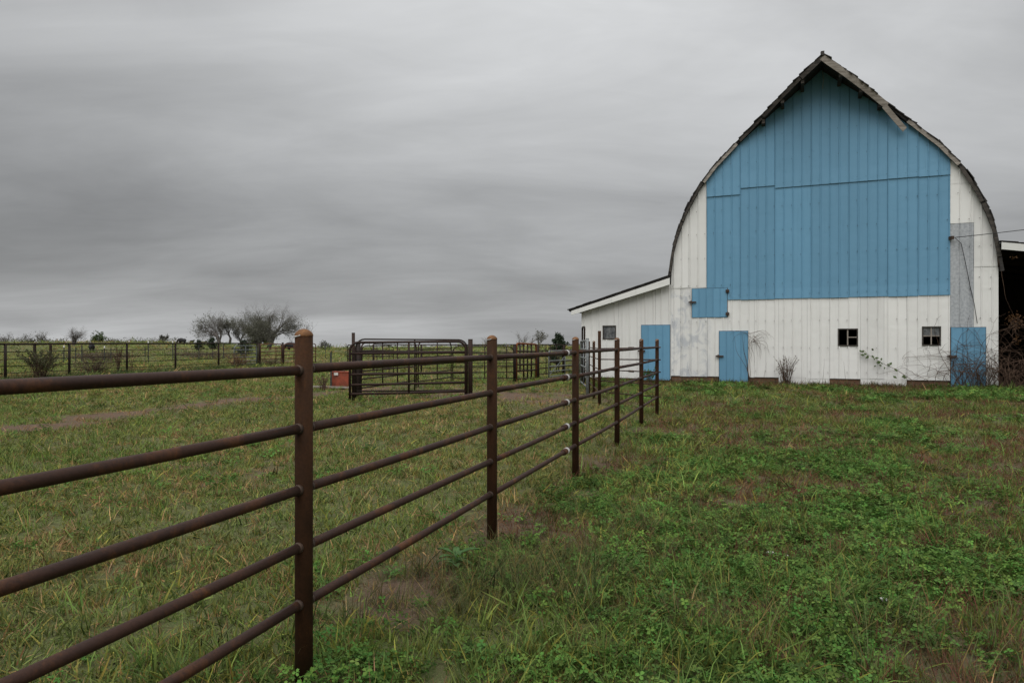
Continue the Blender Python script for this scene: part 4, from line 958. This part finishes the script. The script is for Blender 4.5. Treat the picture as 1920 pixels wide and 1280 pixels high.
# broadleaf weed in the foreground by the second fence post
random.seed(70); x, y = -.36, 4.32; t = empty('broadleaf_weed', (x, y, gz(x, y))); tag(t, 'broad leaved green weed left of the wispy grass below the second fence post', 'plant')
mb = MB(); mb.tube([(0, 0, -.03), (.01, 0, .06), (.0, .01, .13)], [.006, .005, .003], 5); mb.build('stem', M['weed_leaf'], t)
for i in range(11):
    a_ = i * 2.4 + random.uniform(-.3, .3); l = random.uniform(.09, .15); w = l * .2; el = random.uniform(.1, .8); z0 = .03 + .009 * i
    V = []; fs = []
    for s in range(6):
        q = s / 5; rr_ = .015 + l * q; zz = z0 + l * (math.sin(el) * q - .45 * q * q); ww = w * math.sin(math.pi * (q * .92 + .06)) 
        ca_, sa_ = math.cos(a_), math.sin(a_)
        V += [(ca_ * rr_ - sa_ * ww, sa_ * rr_ + ca_ * ww, zz + .006), (ca_ * rr_, sa_ * rr_, zz - .004), (ca_ * rr_ + sa_ * ww, sa_ * rr_ - ca_ * ww, zz + .006)]
    for s in range(5): fs += [(3 * s, 3 * s + 1, 3 * s + 4, 3 * s + 3), (3 * s + 1, 3 * s + 2, 3 * s + 5, 3 * s + 4)]
    q = MB(); q.add(V, fs, True); q.build('leaf', M['weed_leaf'], t)
# pale scraps in the lawn
for i, (px, py, lab) in enumerate(((1445, 1039, 'small pale pink scrap of stone lying in the dead grass patch'), (1474, 1046, 'flat grey scrap of stone beside the pink one in the dead grass'), (1658, 1140, 'white pebble lying in the clover near the bottom right'))):
    d = 1280 * EYE / (py - 640); x, y = at(px, d); random.seed(80 + i); mb = MB(); ring = []
    for zz, s in ((0, .8), (.008, 1.0), (.016, .6)): ring += [((.028 * math.cos(q * .785) * (1 + .25 * math.sin(q * 2.1 + i))) * s, (.014 * math.sin(q * .785)) * s, zz) for q in range(8)]
    mb.add(ring, [(r_ * 8 + q, r_ * 8 + (q + 1) % 8, r_ * 8 + 8 + (q + 1) % 8, r_ * 8 + 8 + q) for r_ in range(2) for q in range(8)] + [tuple(range(16, 24))])
    o = mb.build('pebble', M['pale']); o.location = (x, y, gz(x, y) + .035); o.rotation_euler = (.1, .1, i * .9); tag(o, lab, 'stone')

# ------------------------------------------------------------------ cattle
def cow_mesh(grazing):
    J = {}; E_ = []
    def v(n, x, y, z, rx, ry=None): J[n] = (x, y, z, rx, ry or rx)
    v('hip', -.66, 0, .96, .36, .38); v('belly', -.15, 0, .88, .43, .45); v('chest', .38, 0, .90, .40, .43); v('neck0', .72, 0, 1.02, .24, .30)
    if grazing: v('neck1', 1.0, 0, .74, .17, .20); v('head', 1.16, 0, .42, .13, .15); v('muzzle', 1.24, 0, .14, .09, .09)
    else: v('neck1', .96, 0, 1.18, .19, .22); v('head', 1.14, 0, 1.30, .15, .16); v('muzzle', 1.42, 0, 1.16, .09, .10)
    v('tail0', -.86, 0, 1.08, .06); v('tail1', -.95, 0, .72, .025); v('tail2', -.94, 0, .42, .04)
    E_ += [('hip', 'belly'), ('belly', 'chest'), ('chest', 'neck0'), ('neck0', 'neck1'), ('neck1', 'head'), ('head', 'muzzle'), ('hip', 'tail0'), ('tail0', 'tail1'), ('tail1', 'tail2')]
    for s, n in ((1, 'l'), (-1, 'r')):
        v('th' + n, -.62, s * .17, .66, .19); v('kn' + n, -.54, s * .20, .48, .13); v('hk' + n, -.70, s * .20, .30, .085); v('ff' + n, -.66, s * .20, .04, .075)
        E_ += [('hip', 'th' + n), ('th' + n, 'kn' + n), ('kn' + n, 'hk' + n), ('hk' + n, 'ff' + n)]
        v('sh' + n, .42, s * .17, .60, .17); v('el' + n, .40, s * .18, .42, .11); v('wr' + n, .43, s * .18, .26, .08); v('fr' + n, .42, s * .18, .04, .075)
        E_ += [('chest', 'sh' + n), ('sh' + n, 'el' + n), ('el' + n, 'wr' + n), ('wr' + n, 'fr' + n)]
        h = J['head']; v('ear' + n, h[0] - .06, s * .22, h[2] + .08, .045, .03); E_.append(('head', 'ear' + n))
    keys = list(J); me = bpy.data.meshes.new('cow'); me.from_pydata([J[k_][:3] for k_ in keys], [(keys.index(a_), keys.index(b_)) for a_, b_ in E_], [])
    o = bpy.data.objects.new('tmp', me); COL.objects.link(o)
    o.modifiers.new('Skin', 'SKIN'); o.modifiers.new('Sub', 'SUBSURF').levels = 1
    for i, k_ in enumerate(keys):
        sv = me.skin_vertices[0].data[i]; sv.radius = J[k_][3:5]; sv.use_root = (k_ == 'hip')
    dg = bpy.context.evaluated_depsgraph_get(); out = bpy.data.meshes.new_from_object(o.evaluated_get(dg)); bpy.data.objects.remove(o)
    for p in out.polygons: p.use_smooth = True
    return out
cows = {}
for g_ in (0, 1):
    for m_ in ('cow', 'cow_brown'):
        if g_ == 0 or m_ == 'cow':
            cm = cow_mesh(g_); cm.materials.clear(); cm.materials.append(M[m_]); cows[(g_, m_)] = cm
CG = 'cattle in the far pasture'
for px, d, g_, rot, sc_c, m_, lab in ((172, 82, 0, 2.2, .85, 'cow', 'nearest black cow standing rear-on in the pasture on the left'),
        (57, 200, 0, .1, 1.05, 'cow', 'black cow on the left skyline in front of two bare trees'),
        (207, 200, 1, .1, 1.05, 'cow', 'black grazing cow on the skyline beside the small green tree'),
        (341, 140, 1, 3.0, 1.0, 'cow', 'black cow grazing below the skyline left of the grove'),
        (359.5, 196, 0, 1.4, 1.0, 'cow', 'black cow head-on on the skyline at the left edge of the grove'),
        (380, 205, 1, .2, 1.0, 'cow_brown', 'reddish brown cow lying low under the leftmost grove tree'),
        (547, 95, 1, 3.0, 1.0, 'cow', 'black cow grazing behind the red gate and nearest fence post'),
        (541, 150, 0, 1.2, .9, 'cow', 'small far black cow above the cow behind the nearest post'),
        (505, 105, 0, 1.5, .7, 'cow', 'black calf seen head-on behind the red gate'),
        ):
    x, y = at(px, d); o = put('cow', cows[(g_, m_)] if (g_, m_) in cows else cows[(0, m_)], None, (x, y, gz(x, y) - .02), (0, 0, rot), (sc_c,) * 3); tag(o, lab, 'cow', CG)

# dark feed tub far out behind the corral
random.seed(90); x, y = at(901, 62); mb = MB(); pr = [(.17, 0), (.21, .30), (.225, .32), (.20, .32), (.165, .05)]
V = [(x + r_ * math.cos(q * .5236), y + r_ * math.sin(q * .5236), gz(x, y) + z_ - .01) for r_, z_ in pr for q in range(12)]
mb.add(V, [(i * 12 + q, i * 12 + (q + 1) % 12, i * 12 + 12 + (q + 1) % 12, i * 12 + 12 + q) for i in range(4) for q in range(12)] + [tuple(48 + q for q in range(12))])
tag(mb.build('feed_tub', M['tub']), 'small dark blue tub in the pasture left of the second fence post', 'tub')

# ------------------------------------------------------------------ grasses (nobody could count them)
def proto(nm, mat, blades):
    """blades: list of (verts, faces, colour)"""
    V, Fc, C = [], [], []
    for vs_, fs_, c in blades:
        b = len(V); V += vs_; Fc += [tuple(i + b for i in f) for f in fs_]; C += [c if isinstance(c, tuple) else c] * len(vs_)
    me = bpy.data.meshes.new(nm); me.from_pydata(V, [], Fc); at_ = me.color_attributes.new('bcol', 'FLOAT_COLOR', 'POINT')
    at_.data.foreach_set('color', np.array([(*c, 1) for c in C], np.float32).ravel()); me.materials.append(mat); me.update()
    return bpy.data.objects.new(nm, me)
def mk_blade(r, base_r, lmin, lmax, width, lean, curl, cols):
    a_ = r.uniform(0, 6.283); br_ = base_r * math.sqrt(r.random()); th = r.uniform(0, 6.283)
    p = Vector((br_ * math.cos(th), br_ * math.sin(th), -.012)); l = r.uniform(lmin, lmax); el = math.pi / 2 - abs(r.gauss(0, lean)); dd = Vector((math.cos(a_), math.sin(a_), 0))
    side = Vector((-math.sin(a_), math.cos(a_), 0)); side = (side + dd * r.uniform(-.6, .6)).normalized(); n = 4; V = []; w0 = width * r.uniform(.7, 1.3)
    for i in range(n):
        q = i / (n - 1); w = w0 * (1 - q ** 1.6) * .5
        if i == n - 1: V.append(tuple(p))
        else: V += [tuple(p - side * w), tuple(p + side * w)]
        el2 = el - curl * q * r.uniform(.7, 1.3)
        p = p + (dd * math.cos(el2) + Vector((0, 0, 1)) * math.sin(el2)) * (l / (n - 1))
    c = r.choice(cols); k_ = r.uniform(.75, 1.2)
    return (V, [(0, 1, 3, 2), (2, 3, 5, 4), (4, 5, 6)], tuple(x * k_ for x in c))
GR = (1, 1, 1); YL = (1.55, 1.12, .95); ST = (2.3, 1.55, 1.6); DK = (.48, .55, .5); BR = (1.5, .85, .9)  # DK: dark green blades, deepened to paint the shadows among tufts
r = random.Random(3)
def coll(nm, protos):
    c = bpy.data.collections.new(nm)
    for p in protos: c.objects.link(p)
    return c
short_ = coll('short_protos', [proto('short_%d' % i, M['blade'], [mk_blade(r, .06, .035, .09, .0066, 1.0, .7, [GR, GR, GR, DK, YL]) for _ in range(15)]) for i in range(6)])
straw_ = coll('straw_protos', [proto('straw_%d' % i, M['blade'], [mk_blade(r, .06, .04, .11, .0048, 1.3, .4, [ST, ST, YL, BR]) for _ in range(11)]) for i in range(5)])
long_ = coll('long_protos', [proto('long_%d' % i, M['blade'], [mk_blade(r, .055, .08, .19, .0062, .75, 1.1, [GR, GR, DK, YL, (.9, 1.05, 1.15)]) for _ in range(12)]) for i in range(6)])
dead_ = coll('dead_protos', [proto('dead_%d' % i, M['blade'], [mk_blade(r, .06, .04, .13, .0030, .95, .5, [BR, BR, YL, (1.1, .75, .8), (1.0, 1.0, .9)]) for _ in range(15)]) for i in range(5)])
wisp_ = coll('wisp_protos', [proto('wisp_%d' % i, M['blade'], [mk_blade(r, .05, .12, .27, .0030, .75, .7, [GR, YL, DK, (1.1, .95, 1.0)]) for _ in range(20)]) for i in range(4)])
def mk_clover(r, n):
    out = []
    for _ in range(n):
        x, y, z = r.uniform(-.07, .07), r.uniform(-.07, .07), r.uniform(.018, .06); s = r.uniform(.008, .0145); ph = r.uniform(0, 6.28); tl = Vector((r.gauss(0, .35), r.gauss(0, .35), 1)).normalized()
        ax = tl.cross(Vector((1, 0, 0))).normalized(); ay = tl.cross(ax); k_ = r.uniform(.7, 1.25); c = tuple(q * k_ for q in r.choice([GR, GR, (.85, 1.05, .9), (1.25, 1.12, 1.0)])); o = Vector((x, y, z))
        for j in range(3):
            a_ = ph + j * 2.094; e = ax * math.cos(a_) + ay * math.sin(a_); f = tl.cross(e)
            P_ = [o, o + e * s * .7 + f * s * .55 + tl * .002, o + e * s * 1.45 + f * s * .35, o + e * s * 1.35 - tl * .001, o + e * s * 1.45 - f * s * .35, o + e * s * .7 - f * s * .55 + tl * .002]
            out.append(([tuple(q) for q in P_], [(0, 1, 2, 3), (0, 3, 4, 5)], c))
        out.append(([(x * .5, y * .5, -.01), (x * .5 + .002, y * .5, -.01), tuple(o)], [(0, 1, 2)], (.8, .9, .6)))
    return out
clov_ = coll('clover_protos', [proto('clover_%d' % i, M['clover'], mk_clover(r, 18)) for i in range(5)])

def scatter_obj(name, label, coll_, pts, tint, rot, scl):
    me = bpy.data.meshes.new(name); me.vertices.add(len(pts)); me.vertices.foreach_set('co', pts.astype(np.float32).ravel())
    for nm, ty, arr in (('tint', 'FLOAT_COLOR', np.c_[tint, np.ones(len(pts))]), ('rot', 'FLOAT_VECTOR', rot), ('scl', 'FLOAT_VECTOR', scl)):
        at_ = me.attributes.new(nm, ty, 'POINT'); at_.data.foreach_set('color' if ty == 'FLOAT_COLOR' else 'vector', arr.astype(np.float32).ravel())
    at_ = me.attributes.new('pick', 'INT', 'POINT'); at_.data.foreach_set('value', rng.integers(0, 1000, len(pts)).astype(np.int32))
    o = put(name, me); tag(o, label, 'grass' if 'clover' not in name else 'clover', kind='stuff')
    ng = bpy.data.node_groups.new(name, 'GeometryNodeTree'); ng.interface.new_socket('Geometry', in_out='INPUT', socket_type='NodeSocketGeometry'); ng.interface.new_socket('Geometry', in_out='OUTPUT', socket_type='NodeSocketGeometry')
    gi = ng.nodes.new('NodeGroupInput'); go = ng.nodes.new('NodeGroupOutput'); ip = ng.nodes.new('GeometryNodeInstanceOnPoints'); ci = ng.nodes.new('GeometryNodeCollectionInfo')
    ci.inputs['Collection'].default_value = coll_; ci.inputs['Separate Children'].default_value = True; ci.inputs['Reset Children'].default_value = True
    def na(nm, ty):
        n = ng.nodes.new('GeometryNodeInputNamedAttribute'); n.data_type = ty; n.inputs['Name'].default_value = nm; return n.outputs['Attribute']
    e2r = ng.nodes.new('FunctionNodeEulerToRotation'); ng.links.new(na('rot', 'FLOAT_VECTOR'), e2r.inputs[0])
    ng.links.new(gi.outputs[0], ip.inputs['Points']); ng.links.new(ci.outputs[0], ip.inputs['Instance']); ip.inputs['Pick Instance'].default_value = True
    ng.links.new(na('pick', 'INT'), ip.inputs['Instance Index']); ng.links.new(e2r.outputs[0], ip.inputs['Rotation']); ng.links.new(na('scl', 'FLOAT_VECTOR'), ip.inputs['Scale']); ng.links.new(ip.outputs[0], go.inputs[0])
    md = o.modifiers.new('grass', 'NODES'); md.node_group = ng
    return o
def sample(y0, y1, dens):
    """random ground points over the stretch of field that can be seen, with a margin either side"""
    half1 = .80 * y1 + 2.2; n = int((y1 - y0) * 2 * half1 * dens); y = rng.uniform(y0, y1, n); x = rng.uniform(-half1, half1, n)
    k_ = np.abs(x) < .80 * y + 2.2
    x, y = x[k_], y[k_]
    # nothing grows inside the barn
    cu, su = math.cos(ANG), math.sin(ANG); dx, dy = x - BX0, y - BY0; u = dx * cu + dy * su; v = -dx * su + dy * cu
    k_ = ~((u > -3.25) & (u < 15.0) & (v > -.02)); return x[k_], y[k_], v[k_], u[k_]
ZONES = [(1.6, 5, 380, 1.0, 1.0), (5, 9, 230, 1.15, 1.0), (9, 15, 120, 1.5, 1.08), (15, 26, 60, 2.1, 1.2), (26, 45, 13, 3.6, 1.5), (45, 80, 2.6, 6.5, 1.5), (80, 175, .4, 13, 1.3)]
acc = {k_: [] for k_ in ('short', 'straw', 'long', 'dead', 'wisp', 'clover')}
def push(kind, x, y, w, tint, hs, hv, dens_mul=1.0, tilt=.30):
    keep = rng.random(len(x)) < w * dens_mul
    x, y = x[keep], y[keep]; n = len(x)
    if not n: return
    j = rng.normal(1, .24, (n, 1)); t = tint[keep] * j * np.clip(rng.normal(1, .06, (n, 3)), .7, 1.3)
    rot = np.c_[rng.normal(0, tilt, n), rng.normal(0, tilt, n), rng.uniform(0, 6.283, n)]
    s = np.clip(np.exp(rng.normal(0, .26, n)), .55, 1.25 if kind == 'clover' else 1.7); scl = np.c_[s * hs, s * hs, s * hv * rng.uniform(.75, 1.25, n)]
    acc[kind].append((np.c_[x, y, ground(x, y)], np.clip(t, .004, 1), rot, scl))
cG = np.array([.115, .150, .037]); cP = np.array([.138, .172, .046]); cL = np.array([.130, .178, .042]); cD = np.array([.092, .066, .040]); cC = np.array([.070, .132, .030]); cW = np.array([.110, .120, .050])
for y0, y1, dens, hs, hv in ZONES:
    x, y, v, u = sample(y0, y1, dens); g = veg(x, y); n = len(x)
    nb = 1 - 1.0 * g['bare']; lawn = 1 - g['past']
    mixv = (g['n1'] - .5)[:, None] * np.array([[.05, .015, .012]]) + (g['n3'] - .5)[:, None] * np.array([[.05, .0, .02]])
    tg = np.where(g['past'][:, None] > .5, cP, cG) + mixv
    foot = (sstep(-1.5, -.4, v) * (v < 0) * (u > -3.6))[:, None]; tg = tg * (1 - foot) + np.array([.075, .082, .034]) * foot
    far = y0 >= 26
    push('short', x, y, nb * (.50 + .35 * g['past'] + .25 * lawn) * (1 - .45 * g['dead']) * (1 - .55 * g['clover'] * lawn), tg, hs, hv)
    x2, y2, v2, u2 = sample(y0, y1, dens * .55); g2 = veg(x2, y2); nb2 = 1 - .7 * g2['bare']
    push('straw', x2, y2, nb2 * g2['straw'] * (1.0 if not far else .5), np.tile(np.array([.155, .15, .068]), (len(x2), 1)), hs, hv * .8)
    x2, y2, v2, u2 = sample(y0, y1, dens * .6); g2 = veg(x2, y2)
    push('long', x2, y2, (1 - g2['bare']) * np.clip(g2['longg'] * .60 * (1 - .6 * g2['dead']) + .025 * (1 - g2['past']) + .015, 0, 1), cL + (np.exp(-((x2 - fence_x(y2) - .85) / .6) ** 2) * sstep(4.5, 6, y2))[:, None] * np.array([[.055, .055, .016]]) + (g2['n1'] - .5)[:, None] * np.array([[.06, .02, .01]]), hs, hv * .95)
    if y1 <= 26:
        push('dead', x2, y2, (1 - .4 * g2['bare']) * np.clip(g2['dead'] * 1.25 + .06 * (1 - g2['past']), 0, 1), np.tile(cD, (len(x2), 1)), hs, hv)
        x3, y3, v3, u3 = sample(y0, y1, dens * .8); g3 = veg(x3, y3)
        push('clover', x3, y3, (1 - .85 * g3['bare']) * g3['clover'] * (1 - .5 * g3['dead']), np.tile(cC, (len(x3), 1)) + (g3['n2'] - .5)[:, None] * np.array([[.03, .04, .01]]), hs, hv)
# rank growth along the foot of the barn
x, y, v, u = sample(17, 29, 120)
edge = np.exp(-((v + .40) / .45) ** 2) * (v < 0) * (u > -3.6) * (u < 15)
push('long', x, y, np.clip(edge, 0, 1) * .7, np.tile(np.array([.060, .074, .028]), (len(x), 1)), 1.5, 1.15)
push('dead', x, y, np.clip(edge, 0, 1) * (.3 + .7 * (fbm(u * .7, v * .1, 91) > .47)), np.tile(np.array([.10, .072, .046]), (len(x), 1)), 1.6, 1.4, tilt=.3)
# rank strip along the far left fence
fx = np.array([p[0] for p in LP]); fy = np.array([p[1] for p in LP]); n = 5000; t = rng.uniform(0, len(LP) - 1.001, n); i_ = t.astype(int); q = t - i_
x = fx[i_] * (1 - q) + fx[i_ + 1] * q + rng.normal(.1, .35, n); y = fy[i_] * (1 - q) + fy[i_ + 1] * q + rng.normal(0, .35, n)
push('long', x, y, np.full(n, .7), np.tile(np.array([.08, .115, .04]), (n, 1)), 2.2, 1.2)
push('dead', x - .5, y, np.full(n, .45), np.tile(np.array([.13, .10, .06]), (n, 1)), 2.2, 2.2)
# wispy seeding grass clump in front of the second post, and scattered wisps
for cx_, cy_, sx_, sy_, n in ((.03, 4.05, .36, .33, 170), (.3, 4.25, .3, .25, 70), (-.2, 3.85, .35, .25, 60), (4.2, 3.9, .5, .4, 90), (.9, 3.5, .7, .3, 90), (2.6, 3.1, .8, .25, 90), (1.3, 5.2, .5, .4, 90)):
    x = rng.normal(cx_, sx_, n); y = rng.normal(cy_, sy_, n); push('wisp', x, y, np.full(n, .9), np.tile(cW, (n, 1)), 1.0, .95)
for cx_, cy_, n in ((.55, 3.75, 40), (.9, 3.1, 70), (.2, 3.05, 60), (-1.3, 3.0, 60), (-.9, 3.25, 40), (1.9, 5.3, 60), (3.6, 3.05, 70), (4.1, 5.2, 60), (4.6, 4.6, 50), (2.3, 3.4, 30), (1.2, 4.1, 40)):
    x = rng.normal(cx_, .28, n); y = rng.normal(cy_, .14, n); push('long', x, y, np.full(n, .8), np.tile(cL * .92, (n, 1)), 1.0, 1.1)
LBL = dict(short=('short_grass', 'short cropped green grass over pasture and lawn', short_), straw=('straw_grass', 'dry yellow straw lying among the pasture grass', straw_), long=('long_grass', 'long bright green grass along the fence and barn foot', long_),
           dead=('dead_grass', 'thin brown dead grass in patches on the lawn', dead_), wisp=('wispy_grass', 'fine wispy seeding grass in the foreground', wisp_), clover=('clover', 'low dark green clover patches on the lawn', clov_))
tot = 0
for k_, lst in acc.items():
    if not lst: continue
    A_ = [np.concatenate([l[i] for l in lst]) for i in range(4)]; tot += len(A_[0])
    scatter_obj(LBL[k_][0], LBL[k_][1], LBL[k_][2], *A_)
print('tufts', tot)
